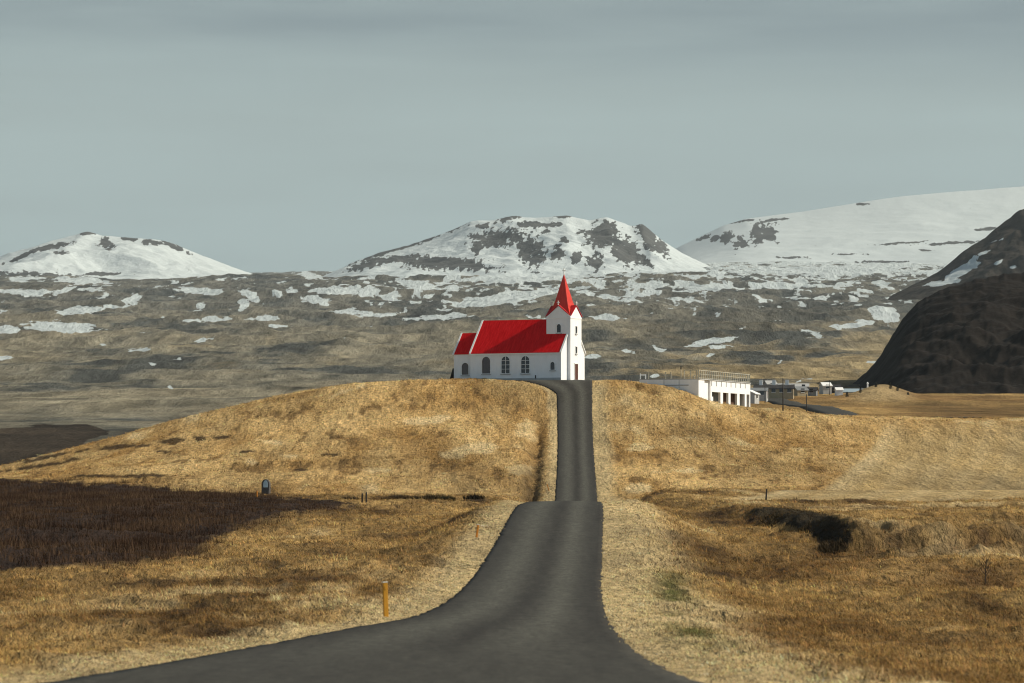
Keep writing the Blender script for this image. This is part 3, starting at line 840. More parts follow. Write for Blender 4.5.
# ------------------------------------------------------------------ mountains
def mountain(name, sil, Y0, depth, base_row, rock_list, mat, label, rough=1.0, seed=0, snow0=1.6, wl_=420, facing=0.0, front=1.0, rockn=0.0, step=1.1, cut=True, kindsnow=None, ridge_rough=.6):
    """a hill whose ridge stands at distance Y0; the flank comes toward the eye over depth metres"""
    pxs = np.array([p for p, _ in sil], float); rows = np.array([r for _, r in sil], float)
    cols = np.arange(pxs[0], pxs[-1], step)
    ridge = np.interp(cols, pxs, rows)
    ridge = np.convolve(np.pad(ridge, 3, mode='edge'), np.array([1, 2, 3, 3, 3, 2, 1]) / 15.0, 'valid') 
    jag = 1.1 * fbm(cols, cols * 0, 9.0, 3, seed + 77) * ridge_rough / F * Y0
    x0 = (cols - CX) / F * Y0
    zr = (HORIZON - ridge) / F * Y0
    zb = (HORIZON - base_row) / F * (Y0 - depth) - 12
    v = np.concatenate([np.linspace(0, 1, 150), 1 + np.linspace(0, 1, 26)[1:]])
    Vv, Xr = np.meshgrid(v, x0, indexing='ij')
    Zr = np.broadcast_to(zr, Xr.shape)
    Yy = Y0 - depth * (1 - Vv)
    Xx = Xr + facing * (Yy - Y0)
    vf = np.clip(Vv, 0, 1)
    prof = front * vf + (1 - front) * (vf ** 2)
    prof = np.where(Vv > 1, 1 - 0.55 * (Vv - 1) ** 1.5, prof)
    Z = zb + (Zr - zb) * prof
    env = np.sin(np.clip(vf, 0, 1) * math.pi) ** .7
    h = np.maximum(Zr - zb, 1)
    er = ridged(Xx + .3 * (Yy - Y0), Yy * .75, wl_, 5, seed + 3)
    Z = Z + jag[None, :] * np.clip(1 - np.abs(Vv - 1) * 5, 0, 1) ** 2
    Z = Z + rough * h * env * (.16 * er + .07 * fbm(Xx, Yy, wl_ * .45, 4, seed + 9))
    Z = Z + rough * h * .012 * fbm(Xx, Yy, wl_ * .16, 3, seed + 15) * np.clip(vf * 3, 0, 1)
    px, py = to_px(Xx, Yy, Z)
    rock = ellipses(px, py, [(a, b_, c_ * 1.12 + .4, d_ * 1.12 + .3, e_) for a, b_, c_, d_, e_ in rock_list], .55, seed + 40, True) if rock_list else np.full(px.shape, -9.0)
    rn = 1.25 * fbm(px, py * 1.2, 5.5, 4, seed + 61, .75)
    snow = snow0 - np.clip(rock, -1.2, .7) * 2.4 - 2.5 - 3.3 * rn - 1.3 * ridged(px + .6 * py, py * .45, 6.5, 3, seed + 71) - rockn * np.clip(er, 0, 1) + 1.0
    if kindsnow is not None:
        snow = np.clip(ellipses(px, py, kindsnow, .9, seed + 50), -3, 3) * 1.2
    n, k = Z.shape
    idx = np.arange(n * k).reshape(n, k)
    f = np.stack([idx[:-1, :-1], idx[:-1, 1:], idx[1:, 1:], idx[1:, :-1]], -1).reshape(-1, 4)
    me = mesh_np(name, np.stack([Xx, Yy, Z], -1).reshape(-1, 3), f, True, None, {'snow': snow.ravel()})
    return tag(link(name, me, mat), label, 'mountain', kind='structure')

m_snow = mountain_material('snowy_rock', (.064, .072, .076), (.125, .130, .126), True, .018)
m_smooth = mountain_material('smooth_snow', (.070, .078, .082), (.125, .130, .126), True, .016, .22)
m_brown = mountain_material('brown_rock', (.024, .022, .020), (.062, .052, .042), True, .03)
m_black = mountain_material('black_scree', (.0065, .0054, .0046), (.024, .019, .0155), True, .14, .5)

mountain('mountain', [(-130, 290), (-60, 277), (-20, 268), (0, 262), (20, 252), (50, 242), (80, 234), (87, 231.5), (100, 235), (120, 237), (134, 238), (150, 239), (160, 240), (172, 243), (200, 255), (235, 268), (262, 277), (290, 284)],
         7600, 900, 290, [(87, 233, 6, 1.3, 0), (106, 243, 3, 5, -30), (130, 238.5, 8, 1.0, 5), (152, 242, 10, 1.6, 4), (172, 245, 10, 1.4, 25), (55, 246, 14, 1.2, -12), (62, 253, 5, .8, 0), (25, 255, 12, 1.2, -20), (30, 276, 30, 2.4, 2), (100, 274, 12, 1.0, 0)],
         m_snow, 'snow covered volcanic cone at the left', 1.3, 300, 1.5, 500, front=.75)
mountain('mountain', [(300, 292), (330, 276), (345, 267), (352, 263), (380, 252), (410, 245), (440, 235), (468, 223), (478, 221), (490, 221), (500, 219), (512, 216), (524, 217.5), (540, 218), (556, 217), (566, 215.3), (574, 217.5), (590, 220), (600, 218.5), (605, 217), (618, 221), (630, 226), (638, 225), (642, 223.5), (650, 231), (662, 241), (680, 252), (700, 262), (730, 275), (760, 288)],
         7000, 800, 288, [(500, 238, 20, 6, -4), (531, 251, 9, 12, -28), (602, 234, 11, 8, -30), (612, 241, 10, 3.0, 10), (626, 252, 7, 12, -40), (648, 234, 6, 13, -32), (445, 263.5, 36, 4.2, 4), (366, 265, 14, 2.6, -14), (395, 259, 24, 2.0, -6), (506, 219.5, 9, 1.6, -12), (562, 216.2, 7, 1.0, 0), (530, 224.5, 11, 1.8, 2), (551, 224.5, 8, 1.6, -4), (484, 226, 5, 1.2, 10), (463, 224, 15, 1.0, -28), (400, 247.5, 40, 1.2, -18), (557, 254, 4, 5, 20), (575, 257, 3, 4, 0), (596, 262, 6, 5, 20), (478, 246, 4, 5, 10), (640, 258, 9, 3, 30), (563, 240, 3, 2, 0), (580, 232, 3, 1.2, 0), (545, 232, 3, 1.2, 0), (660, 246, 4, 8, -40)],
         m_snow, 'broad snowy massif with dark crags behind the church', 1.0, 340, 1.75, 330, front=.9, rockn=.35)
mountain('mountain', [(580, 275), (640, 262), (670, 252), (681, 246), (700, 237), (722, 226), (745, 219), (760, 217), (800, 212), (830, 207), (870, 201), (900, 196.5), (950, 192), (1000, 188), (1030, 186), (1100, 180), (1180, 176)],
         9000, 1600, 272, [(716, 238, 4, 2, -20), (727, 238, 3, 4, 0), (740, 243, 4, 4, 0), (757, 234, 4, 8, 10), (768, 232, 6, 5, -20), (772, 238, 4, 3, 0), (702, 238, 5, 1.2, -25), (740, 222, 10, .5, -10), (862, 204, 5, .7, 0), (900, 243, 18, .5, -4), (985, 229, 9, .7, -4), (955, 243, 22, .6, -3), (850, 254, 10, .4, 0), (775, 220, 9, .6, -6), (925, 250, 8, .4, 0), (790, 257, 10, .4, 0), (880, 262, 18, .5, 0), (830, 264, 22, .5, 0), (760, 265, 20, .5, 0)],
         m_smooth, 'long smooth snow slope rising out of the picture on the right', .34, 380, 1.6, 700, front=.55, ridge_rough=.12)
mountain('hill', [(868, 308), (885, 299), (900, 291), (935, 274), (950, 263), (965, 250), (985, 238), (998, 227), (1008, 219), (1014, 216), (1016, 211), (1030, 208), (1060, 205), (1120, 203), (1180, 200)],
         4500, 380, 309, None, m_brown, 'brown stony hill streaked with snow at the right edge', 1.1, 420, 0, 120, front=.95, kindsnow=[(960, 272, 20, 5, -30), (975, 262, 4, 7, 10), (1000, 262, 6, 2.0, -20), (945, 283, 16, 2.4, -10), (1012, 268, 5, 1.6, 0), (1000, 240, 8, .8, -20), (985, 252, 5, .9, -30), (930, 284, 8, 1.2, -20)])
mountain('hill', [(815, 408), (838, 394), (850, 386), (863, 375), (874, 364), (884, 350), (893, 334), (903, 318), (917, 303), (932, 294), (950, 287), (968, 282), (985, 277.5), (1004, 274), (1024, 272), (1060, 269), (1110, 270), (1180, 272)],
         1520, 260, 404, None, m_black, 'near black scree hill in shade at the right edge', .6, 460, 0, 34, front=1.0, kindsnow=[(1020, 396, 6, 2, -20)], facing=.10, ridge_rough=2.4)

# ------------------------------------------------------------------ church
TH = R(-25.6)
CH = Vector((8.99, 588.0, 16.15))
church = empty('church', CH, TH, 'white church with red roofs and a pointed red spire on the hilltop', 'church')
NL, HN, EZ, RZ = -14.8, 4.15, 4.22, 9.02     # nave rear, half width, eave, ridge
G = -1.5                                     # walls run below grade

def gable_solid(x0, x1, hw, ez, rz):
    poly = [(0, -hw, G), (0, hw, G), (0, hw, ez), (0, 0, rz), (0, -hw, ez)]
    return MB().prism(poly, (x0, 0, 0), (x1, 0, 0))

def slope_slab(x0, x1, hw, ez, rz, over, th, side, x1b=None):
    """one roof slope; side -1 faces the viewer"""
    k = (rz - ez) / hw
    yo, zo = side * (hw + over), ez - over * k
    poly = [(0, 0, rz + .01), (0, yo, zo + .01), (0, yo, zo + .01 + th), (0, 0, rz + .01 + th)]
    return MB().prism(poly, (x0, 0, 0), (x1, 0, 0))

gable_solid(NL, 0, HN, EZ, RZ).build('nave_wall', M['white'], church)
# two slopes in one roof part
rf = slope_slab(NL + .12, -.12, HN, EZ, RZ, .18, .10, -1)
b2 = slope_slab(NL + .12, -.12, HN, EZ, RZ, .18, .10, 1)
rf.add(b2.v, b2.f)
nroof = rf.build('nave_roof', M['red'], church)
def verge_boards(x0, x1, hw, ez, rz, over, th):
    m = slope_slab(x0, x1, hw, ez, rz, over, th, -1)
    q = slope_slab(x0, x1, hw, ez, rz, over, th, 1)
    return m.add(q.v, q.f)
verge_boards(NL - .16, NL + .12, HN, EZ, RZ, .24, .20).build('gable_board', M['trim'], church)
verge_boards(-.12, .16, HN, EZ, RZ, .24, .20).build('gable_board', M['trim'], church)
MB().box(NL + .12, -.12, -HN - .24, -HN - .17, EZ - .34, EZ - .20).build('gutter', M['trim'], church)
# rear annex (chancel)
AL, HA, AE, AR = -18.3, 2.65, 4.2, 7.2
poly = [(0, -HA, G), (0, HA, G), (0, HA, AE), (0, 0, AR), (0, -HA, AE)]
MB().prism(poly, (AL, 0, 0), (NL - .003, 0, 0)).build('chancel_wall', M['white'], church)
verge = verge_boards(AL + .12, NL - .17, HA, AE, AR, .16, .10)
verge.build('chancel_roof', M['red'], church)
verge_boards(AL - .14, AL + .12, HA, AE, AR, .22, .18).build('gable_board', M['trim'], church)
# tower
TX0, TX1, TW, TZ = -3.4, 0.5, 1.95, 9.4
MB().box(TX0, TX1, -TW, TW, G, TZ).build('tower_wall', M['white'], church)
tc_x = .5 * (TX0 + TX1)
spire = MB()
rings = [(1.9, TZ - .10), (1.87, TZ + .15), (1.55, TZ + .75), (1.27, TZ + 1.4), (.98, TZ + 2.35), (.02, 15.75)]
vs_, fs = [], []
for h, z in rings:
    vs_ += [(tc_x - h, -h, z), (tc_x + h, -h, z), (tc_x + h, h, z), (tc_x - h, h, z)]
for i in range(len(rings) - 1):
    for k in range(4):
        fs.append((4 * i + k, 4 * i + (k + 1) % 4, 4 * i + 4 + (k + 1) % 4, 4 * i + 4 + k))
fs += [(3, 2, 1, 0), (20, 21, 22, 23)]
spire.add(vs_, fs)
spire.build('spire', M['spire_red'], church)
for k in range(4):
    Rz = Matrix.Translation((tc_x, 0, 0)) @ Matrix.Rotation(k * math.pi / 2, 4, 'Z')
    g = MB()
    g.prism([(-TW, 0, TZ - .004), (TW, 0, TZ - .004), (0, 0, TZ + 1.58)], (0, -TW - .004, 0), (0, -.9, 0))
    g.v = [tuple(Rz @ Vector(p)) for p in g.v]
    go = g.build('tower_gable', M['white'], church)
    r_ = MB()
    for s in (-1, 1):
        a, c, b_ = Vector((0, -TW - .12, TZ + 1.62)), Vector((s * (TW + .06), -TW - .12, TZ + .02)), Vector((0, -.95, TZ + 1.62))
        r_.prism([a, c, b_], (0, 0, 0), (0, 0, .12))
    r_.v = [tuple(Rz @ Vector(p)) for p in r_.v]
    r_.build('gable_roof', M['dark_red'], go)
    fx = MB().box(-.045, .045, -TW - .15, -TW - .06, TZ + 1.7, TZ + 2.35)
    fx.box(-.2, .2, -TW - .145, -TW - .065, TZ + 2.02, TZ + 2.11)
    fx.v = [tuple(Rz @ Vector(p)) for p in fx.v]
    fx.build('gable_cross', M['trim'], go)
cr = MB().box(tc_x - .05, tc_x + .05, -.05, .05, 15.7, 16.6)
cr.box(tc_x - .28, tc_x + .28, -.045, .045, 16.2, 16.31)
cr.build('spire_cross', M['trim'], church)
MB().box(TX0 - .06, TX1 + .06, -TW - .06, TW + .06, TZ - .28, TZ - .14).build('cornice', M['trim'], church)

def arch_poly(w, z0, z1, n=10):
    """arched opening outline in (u, z)"""
    r = w / 2
    pts = [(-r, z0), (r, z0), (r, z1 - r)]
    for i in range(1, n):
        a = math.pi * i / n
        pts.append((r * math.cos(a), z1 - r + r * math.sin(a)))
    pts.append((-r, z1 - r))
    return pts

def window(u, face, w, z0, z1, parent, axis='y', arch=True, bars=True, glass='glass', name='window'):
    """face: plane coordinate; axis y: wall faces -y; axis x: wall faces +x"""
    def P(a, z, d):
        return (u + a, face - d, z) if axis == 'y' else (face + d, u + a, z)
    def loop(w_, za, zb):
        return arch_poly(w_, za, zb) if arch else [(-w_ / 2, za), (w_ / 2, za), (w_ / 2, zb), (-w_ / 2, zb)]
    fw = .07
    inner, outer = loop(w, z0, z1), loop(w + 2 * fw, z0 - fw, z1 + fw)
    n = len(inner)
    fr = MB()
    vv = [P(a, z, .10) for a, z in outer] + [P(a, z, .10) for a, z in inner] + [P(a, z, -.02) for a, z in outer] + [P(a, z, -.02) for a, z in inner]
    ff = []
    for i in range(n):
        j = (i + 1) % n
        ff += [(i, j, n + j, n + i), (i, 2 * n + i, 2 * n + j, j), (n + i, n + j, 3 * n + j, 3 * n + i)]
    fr.add(vv, ff)
    if bars:
        def bar(a0, a1, za, zb):
            pts = [P(a0, za, .03), P(a1, za, .03), P(a1, zb, .03), P(a0, zb, .03)]
            off = Vector((0, -.035, 0)) if axis == 'y' else Vector((.035, 0, 0))
            fr.prism(pts, (0, 0, 0), off)
        bar(-.035, .035, z0, z1 - .02)
        k = 3 if z1 - z0 > 1.6 else 1
        for i in range(1, k + 1):
            zz = z0 + (z1 - z0) * i / (k + 1)
            bar(-w / 2, w / 2, zz - .025, zz + .025)
    wo = fr.build(name, M['trim'], parent)
    pm = MB()
    pm.prism([P(a, z, .004) for a, z in inner], (0, 0, 0), (0, -.012, 0) if axis == 'y' else (.012, 0, 0))
    pm.build('pane', M[glass], wo)
    s = MB()
    if axis == 'y':
        s.box(u - w / 2 - .14, u + w / 2 + .14, face - .18, face - .003, z0 - .19, z0 - .075)
    else:
        s.box(face + .003, face + .16, u - w / 2 - .1, u + w / 2 + .1, z0 - .17, z0 - .075)
    s.build('sill', M['concrete'], wo)
    return wo

window(-12.2, -HN, 1.34, 1.08, 3.58, church, bars=False, glass='warm_glass')
window(-9.0, -HN, 1.34, 1.08, 3.58, church)
window(-5.77, -HN, 1.34, 1.08, 3.58, church)
window(-1.35, -HN, .68, 1.5, 2.66, church, bars=False)
window(-16.4, -HA, 1.12, 1.0, 2.78, church, bars=False, glass='warm_glass')
window(-1.35, -TW, .66, 7.05, 8.3, church, bars=False)
window(0, TX1, .55, 6.95, 8.0, church, axis='x', arch=False, bars=False)
window(0, TX1, .55, 4.0, 5.0, church, axis='x', arch=False, bars=False)
# door
dm = MB().box(TX1 + .004, TX1 + .06, -.55, .55, .12, 2.45)
dr = dm.build('door', M['door'], church)
MB().box(TX1 + .003, TX1 + .10, -.68, -.552, .1, 2.58).box(TX1 + .003, TX1 + .10, .552, .68, .1, 2.58).box(TX1 + .003, TX1 + .10, -.552, .552, 2.452, 2.58).build('door_frame', M['trim'], dr)
MB().tube([(TX1 + .12, .42, 1.2), (TX1 + .12, .30, 1.2)], .025).build('handle', M['pole'], dr)
MB().box(TX1 + .003, TX1 + 1.5, -1.1, 1.1, -.6, .06).box(TX1 + .003, TX1 + .8, -.9, .9, .062, .11).build('step', M['concrete'], church)
MB().box(NL - .05, -.003, -HN - .05, -HN - .003, G, .35).build('plinth', M['concrete'], church)
# sloping cellar hatch at the rear
MB().prism([(AL - .003, 0, G), (AL - .003, 0, 2.0), (AL - .35, 0, 2.0), (AL - 1.15, 0, G + .9), (AL - 1.15, 0, G)], (0, -2.35, 0), (0, .4, 0)).build('cellar_hatch', M['hatch'], church)
MB().box(-4.18, -4.08, -HN - .12, -HN - .003, .25, .75).build('wall_box', M['pole'], church)

# ------------------------------------------------------------------ white flat-roofed hall dug into the hillside
hd = Vector((8.8, 23.0)); hlen = hd.length
ha = math.atan2(23.0, 8.8)
hall_z = 16.0
hall = empty('community_hall', (26.8, 572.0, hall_z), ha, 'long white flat roofed hall with open bays and railed roof terrace', 'building')
# local: +x runs along the lit side away from us, -y is the lit side's outward direction (toward +X world), +y goes into the hill
HW = 9.0
B0 = -7.2
MB().box(2.703, 5.497, .35, HW, B0, -.123).build('recess_wall', M['white'], hall)
MB().box(0, 2.7, 0, HW, B0, -.12).build('corner_wall', M['white'], hall)
top = MB().box(5.5, hlen, 0, .35, -1.75, -.12)
openings = [(6.2, 10.2), (11.4, 14.0), (15.0, 18.2), (19.4, 21.9), (22.8, 24.2)]
xs_ = 5.5
for a, b in openings:
    top.box(xs_, a, 0, .35, B0, -1.753)
    xs_ = b
top.box(xs_, hlen, 0, .35, B0, -1.753)
top.build('front_wall', M['white'], hall)
MB().box(5.503, hlen - .003, .35, HW, -.5, -.12).build('ceiling_slab', M['concrete'], hall)
MB().box(5.5, hlen, HW - .3, HW, B0, -.503).box(hlen - .3, hlen - .004, .353, HW - .303, B0, -.503).build('back_wall', M['white'], hall)
MB().box(0, hlen, -.12, HW + .1, -.118, .0).build('roof', M['concrete'], hall)
bays = ['bay_dark', 'bay_grey', 'bay_brown', 'bay_brown', 'bay_dark']
for (a, b), mk in zip(openings, bays):
    p = MB().box(a - .2, b + .2, 1.5, 1.62, B0, -1.0).build('bay_panel', M[mk], hall)
fr = MB().box(6.25, 6.45, .5, 1.4, -4.0, -2.9).box(7.0, 8.6, .6, 1.2, -3.4, -2.4)
fr.build('stacked_crate', M['trim'], hall)
for i in range(8):
    x = 5.9 + i * 2.3
    MB().box(x, x + .12, -.07, -.003, -.9, -.13).build('roof_spout', M['concrete'], hall)
def railing(x0, y0, x1, y1, n, h, parent, name='railing'):
    m = MB()
    d = Vector((x1 - x0, y1 - y0, 0)); L_ = d.length; d /= L_
    nrm = Vector((-d.y, d.x, 0)) * .03
    for z, t in ((h, .07), (h * .55, .05), (.12, .05)):
        a, b = Vector((x0, y0, z)), Vector((x1, y1, z))
        m.prism([a - nrm, b - nrm, b + nrm, a + nrm], (0, 0, 0), (0, 0, t))
    ro = m.build(name, M['rail'], parent)
    for i in range(n + 1):
        p = Vector((x0, y0, 0)).lerp(Vector((x1, y1, 0)), i / n)
        MB().box(p.x - .055, p.x + .055, p.y - .055, p.y + .055, .002, h - .003).build('post', M['rail'], ro)
    return ro
railing(.2, .06, hlen - .15, .06, 24, 1.2, hall)
railing(.08, .3, .08, 2.2, 2, 1.2, hall)
railing(hlen - .15, .3, hlen - .15, HW - .2, 6, 1.2, hall)
MB().box(-.06, -.003, 1.5, 7.5, -1.0, -.85).build('wall_ledge', M['concrete'], hall)
for y in (2.9, 5.2):
    MB().box(-.05, -.003, y, y + .07, B0, -.13).build('downpipe', M['concrete'], hall)
for y in (4.2, 5.0, 7.6):
    MB().box(.1, .2, y, y + .1, .002, 1.0).build('terrace_post', M['rail'], hall)
# flagpole on the terrace
fp = empty('flagpole', (CX * 0 + (681 - CX) / F * 579, 579, 15.9), 0, 'thin dark topped flagpole on the roof terrace of the white hall', 'flagpole')
MB().tube([(0, 0, .105), (0, 0, 2.1)], [.05, .035], 8).build('pole', M['rail'], fp, True)
MB().tube([(0, 0, 1.65), (0, 0, 2.15)], [.08, .07], 8).build('bracket', M['pole'], fp, True)
# white gate frame on the hilltop left of the hall
gp = at(643, 577)
gate = empty('gate_frame', gp, R(8), 'small pale timber gate frame on the hilltop between church and white hall', 'gate')
MB().box(-.45, -.33, -.06, .06, -.6, 1.35).build('post', M['trim'], gate)
MB().box(.33, .45, -.06, .06, -.6, 1.25).build('post', M['trim'], gate)
MB().box(-.328, .328, -.045, .045, 1.08, 1.2).build('crossbar', M['trim'], gate)

# ------------------------------------------------------------------ posts and markers
def marker_post(px, y, h, w, mat, label, tilt=0.0, cap=True, group=None, cat='marker post'):
    p = at(px, y)
    o = empty('marker_post', p, R(20), label, cat, group)
    o.rotation_euler = (0, tilt, R(20))
    MB().box(-w / 2, w / 2, -w * .35, w * .35, -.4, h).build('shaft', M[mat], o, bevel=.012)
    if cap:
        MB().prism([(-w / 2 - .01, -w * .38, h + .002), (w / 2 + .01, -w * .38, h + .002), (w / 2 + .01, w * .38, h + .002), (-w / 2 - .01, w * .38, h + .002)], (0, 0, 0), (0, 0, .03)).build('cap', M['reflector'], o)
        MB().box(-w * .2, w * .2, -w * .35 - .012, -w * .35 - .002, h - .2, h - .1).build('reflector', M['yellow'], o)
    return o

marker_post(386, 117, 1.0, .14, 'yellow', 'bright yellow road marker post leaning slightly beside the near bend', R(-2))
marker_post(476.5, 196, .62, .10, 'orange', 'short orange road marker post on the left verge below the crest', R(8))
marker_post(549, 448, .75, .09, 'orange', 'small tilted yellow stake in the ditch beside the upper road', R(-18), False)
def fence_post(px, y, h, label, tilt=0.0):
    o = empty('fence_post', at(px, y), R(13), label, 'fence post')
    o.rotation_euler = (0, tilt, R(13))
    MB().tube([(0, 0, -.4), (0, 0, h * .6), (.01, 0, h)], [.075, .07, .065], 8).build('shaft', M['post'], o)
    MB().tube([(.01, 0, h + .001), (.01, 0, h + .04)], [.06, .03], 8).build('cap', M['stone'], o)
    return o
fence_post(362.2, 338, .78, 'left one of two dark stakes side by side at the foot of the hill')
fence_post(366.3, 338, .86, 'right and taller of two dark stakes at the foot of the hill')
fence_post(766, 345, .95, 'lone thin dark fence post at the edge of the mown field', R(4))
o = fence_post(257, 372, .75, 'short rusty stake in the scrub left of the round topped stone')
for c in o.children:
    if c.name.startswith('shaft'):
        c.data.materials[0] = M['orange']

# round topped stone with a pale blue face
sp = at(266, 405)
stone = empty('marker_stone', sp, R(-14), 'round topped stone with a pale blue face standing at the edge of dark scrub', 'marker stone')
pl = [(-.40, -.6), (.40, -.6), (.42, 1.0)] + [(.42 * math.cos(math.pi * i / 10), 1.0 + .55 * math.sin(math.pi * i / 10)) for i in range(1, 10)] + [(-.42, 1.0)]
MB().prism([(a, 0, z) for a, z in pl], (0, -.22, 0), (0, .25, 0)).build('slab', M['stone'], stone, bevel=.02)
pp = [(-.20, .72), (.26, .72), (.28, 1.02)] + [(.03 + .25 * math.cos(math.pi * i / 8), 1.02 + .42 * math.sin(math.pi * i / 8)) for i in range(1, 8)] + [(-.22, 1.02)]
MB().prism([(a, 0, z) for a, z in pp], (0, -.26, 0), (0, -.223, 0)).build('face_plate', M['plate'], stone)
MB().box(-.32, .32, -.32, .33, -.5, .42).build('foot', M['stone'], stone)

# ------------------------------------------------------------------ utility poles
def utility_pole(px, y, h, label, arm=True):
    o = empty('utility_pole', at(px, y), R(25), label, 'utility pole', 'utility poles along the far road')
    MB().tube([(0, 0, -.5), (0, 0, h)], [.10, .065], 8).build('pole', M['pole'], o, True)
    if arm:
        a = MB().box(-.8, .8, -.05, .05, h - .55, h - .42).build('crossarm', M['pole'], o)
        for s in (-.65, 0, .65):
            MB().tube([(s, 0, h - .418), (s, 0, h - .25)], [.04, .03], 6).build('insulator', M['trim'], a)
    return o
utility_pole(765, 1040, 6.6, 'tall dark utility pole beside the beige village row')
utility_pole(783, 575, 5.0, 'dark pole rising from the grassy shoulder below the white hall', False)
utility_pole(806.5, 640, 4.3, 'dark pole standing in front of the far road', False)
utility_pole(829.5, 1220, 4.6, 'short dark pole beside the dark roofed white house', False)

# ------------------------------------------------------------------ village
def house(name, px, y, w, d, hw, hr, wall, roof, rz, label, sink=0.0, wins=3, chimney=0, cat='house', lift=0.0):
    p = at(px, y, lift)
    o = empty(name, p, rz, label, cat)
    MB().prism([(0, -d / 2, -1.5), (0, d / 2, -1.5), (0, d / 2, hw), (0, 0, hw + hr), (0, -d / 2, hw)], (-w / 2, 0, 0), (w / 2, 0, 0)).build('wall', M[wall], o)
    rm = MB()
    for s in (-1, 1):
        k = hr / (d / 2)
        yo, zo = s * (d / 2 + .3), hw - .3 * k
        rm.prism([(0, 0, hw + hr + .02), (0, yo, zo + .02), (0, yo, zo + .2), (0, 0, hw + hr + .2)], (-w / 2 - .25, 0, 0), (w / 2 + .25, 0, 0))
    ro = rm.build('roof', M[roof], o)
    for i in range(wins):
        u = -w / 2 + w * (i + .5) / wins
        wo = MB().box(u - .55, u + .55, -d / 2 - .06, -d / 2 - .004, .9, 2.1).build('window', M['glass'], o)
        MB().box(u - .65, u + .65, -d / 2 - .1, -d / 2 - .005, .78, .897).build('sill', M['trim'], wo)
    MB().box(w / 2 + .004, w / 2 + .06, -.45, .45, 0, 2.0).build('door', M['door'], o)
    for i in range(chimney):
        u = -w / 2 + w * (i + .5) / max(chimney, 1)
        MB().box(u - .5, u + .5, -.5, .5, hw + hr - .3, hw + hr + 1.5).build('chimney', M['trim'], ro)
    return o
house('house', 749.5, 1030, 4.2, 4.0, 2.0, .9, 'concrete', 'trim', R(70), 'small white gabled house at the corner of the white hall', wins=1, lift=.5)
house('house', 758, 1075, 5.0, 6.0, 1.9, .8, 'concrete', 'roof_grey', R(-8), 'low pale house with a grey roof just right of the white hall', wins=2, lift=.6)
house('row_house', 774, 1120, 11.0, 7.0, 1.8, 1.1, 'beige', 'roof_dark', R(-6), 'long beige row house with a dark roof and white chimneys', wins=5, chimney=3, lift=.8)
house('house', 770, 1200, 3.0, 4.0, 1.7, 1.0, 'concrete', 'concrete', R(15), 'pale gabled house showing above the dark roof of the beige row', wins=1, lift=1.8)
house('barn', 793, 1280, 10.0, 7, 1.3, 1.0, 'beige', 'concrete', R(-4), 'long barn with a pale roof in the middle of the village', wins=3, cat='barn', lift=.9)
house('house', 825.5, 1230, 2.7, 5, 1.7, 1.0, 'concrete', 'trim', R(10), 'white house with dark annex beside the short pole', wins=1, lift=.6)
house('shed', 832.5, 1238, 5.0, 5, 1.6, .9, 'bay_dark', 'roof_dark', R(-5), 'dark shed joined to the right of a white house', wins=2, cat='shed')
house('house', 838.8, 1180, 1.9, 3, 1.5, .7, 'white', 'trim', R(5), 'tiny white hut right of the dark shed', wins=0, cat='hut')
house('warehouse', 848, 1290, 11.5, 9, .9, 1.1, 'concrete', 'roof_blue', R(-3), 'wide low warehouse with a pale blue roof at the foot of the black hill', wins=0, cat='warehouse', lift=.1)
house('cottage', 800, 1180, 3.4, 4, 1.6, 1.0, 'beige', 'roof_grey', R(20), 'small beige cottage with grey roof beyond the far road', wins=1, cat='cottage')
house('cottage', 812, 1190, 3.0, 4, 1.5, .9, 'bay_grey', 'roof_dark', R(-12), 'small grey cottage with dark roof between village barn and white house', wins=1, cat='cottage')
# white post with a round head on the bank
wp = empty('beacon', at(867.5, 1165), 0, 'small white beacon on top of the grassy bank by the black hill', 'beacon')
MB().tube([(0, 0, -.3), (0, 0, 1.0)], [.28, .2], 10).build('base', M['trim'], wp)
MB().tube([(0, 0, 1.002), (0, 0, 1.3), (0, 0, 1.6)], [.3, .3, .06], 10).build('lantern', M['trim'], wp)

# small dark conifers on the bank
def conifer(px, y, h, w, label):
    o = empty('conifer', at(px, y, -.1), random.random() * 6, label, 'tree', 'dark conifers on the grassy bank')
    MB().tube([(0, 0, -.2), (0, 0, h * .8)], [.09, .02], 6).build('trunk', M['bark'], o)
    rnd = random.Random(int(px))
    vs_, fs = [], []
    for i in range(420):
        t = rnd.random() ** .8
        z = .12 * h + t * .88 * h
        rad = w * (1 - t) ** .8 * (.35 + .65 * rnd.random()) + .02
        a = rnd.random() * 6.283
        c = Vector((rad * math.cos(a), rad * math.sin(a), z - rad * .25))
        s = .10 + .14 * rnd.random()
        d = Vector((math.cos(a), math.sin(a), -.4)).normalized() * s
        e = Vector((-math.sin(a), math.cos(a), rnd.uniform(-.5, .5))).normalized() * s * .55
        n = len(vs_)
        vs_ += [c - e, c + e, c + d]
        fs.append((n, n + 1, n + 2))
    MB().add(vs_, fs).build('crown', M['shrub'], o)
    return o
conifer(847, 1120, 1.6, .55, 'leftmost of the dark conifers at the foot of the bank')
conifer(860.5, 1130, 1.7, .5, 'dark conifer on the bank left of the white beacon')
conifer(876, 1140, 1.5, .45, 'small dark conifer on the bank just right of the white beacon')
conifer(890.5, 1130, 2.0, .5, 'left and tallest of a pair of conifers on the right of the bank')
conifer(897.5, 1128, 1.9, .5, 'right of a pair of conifers on the right of the bank')
conifer(908, 1125, .9, .4, 'tiny dark conifer at the right end of the bank')

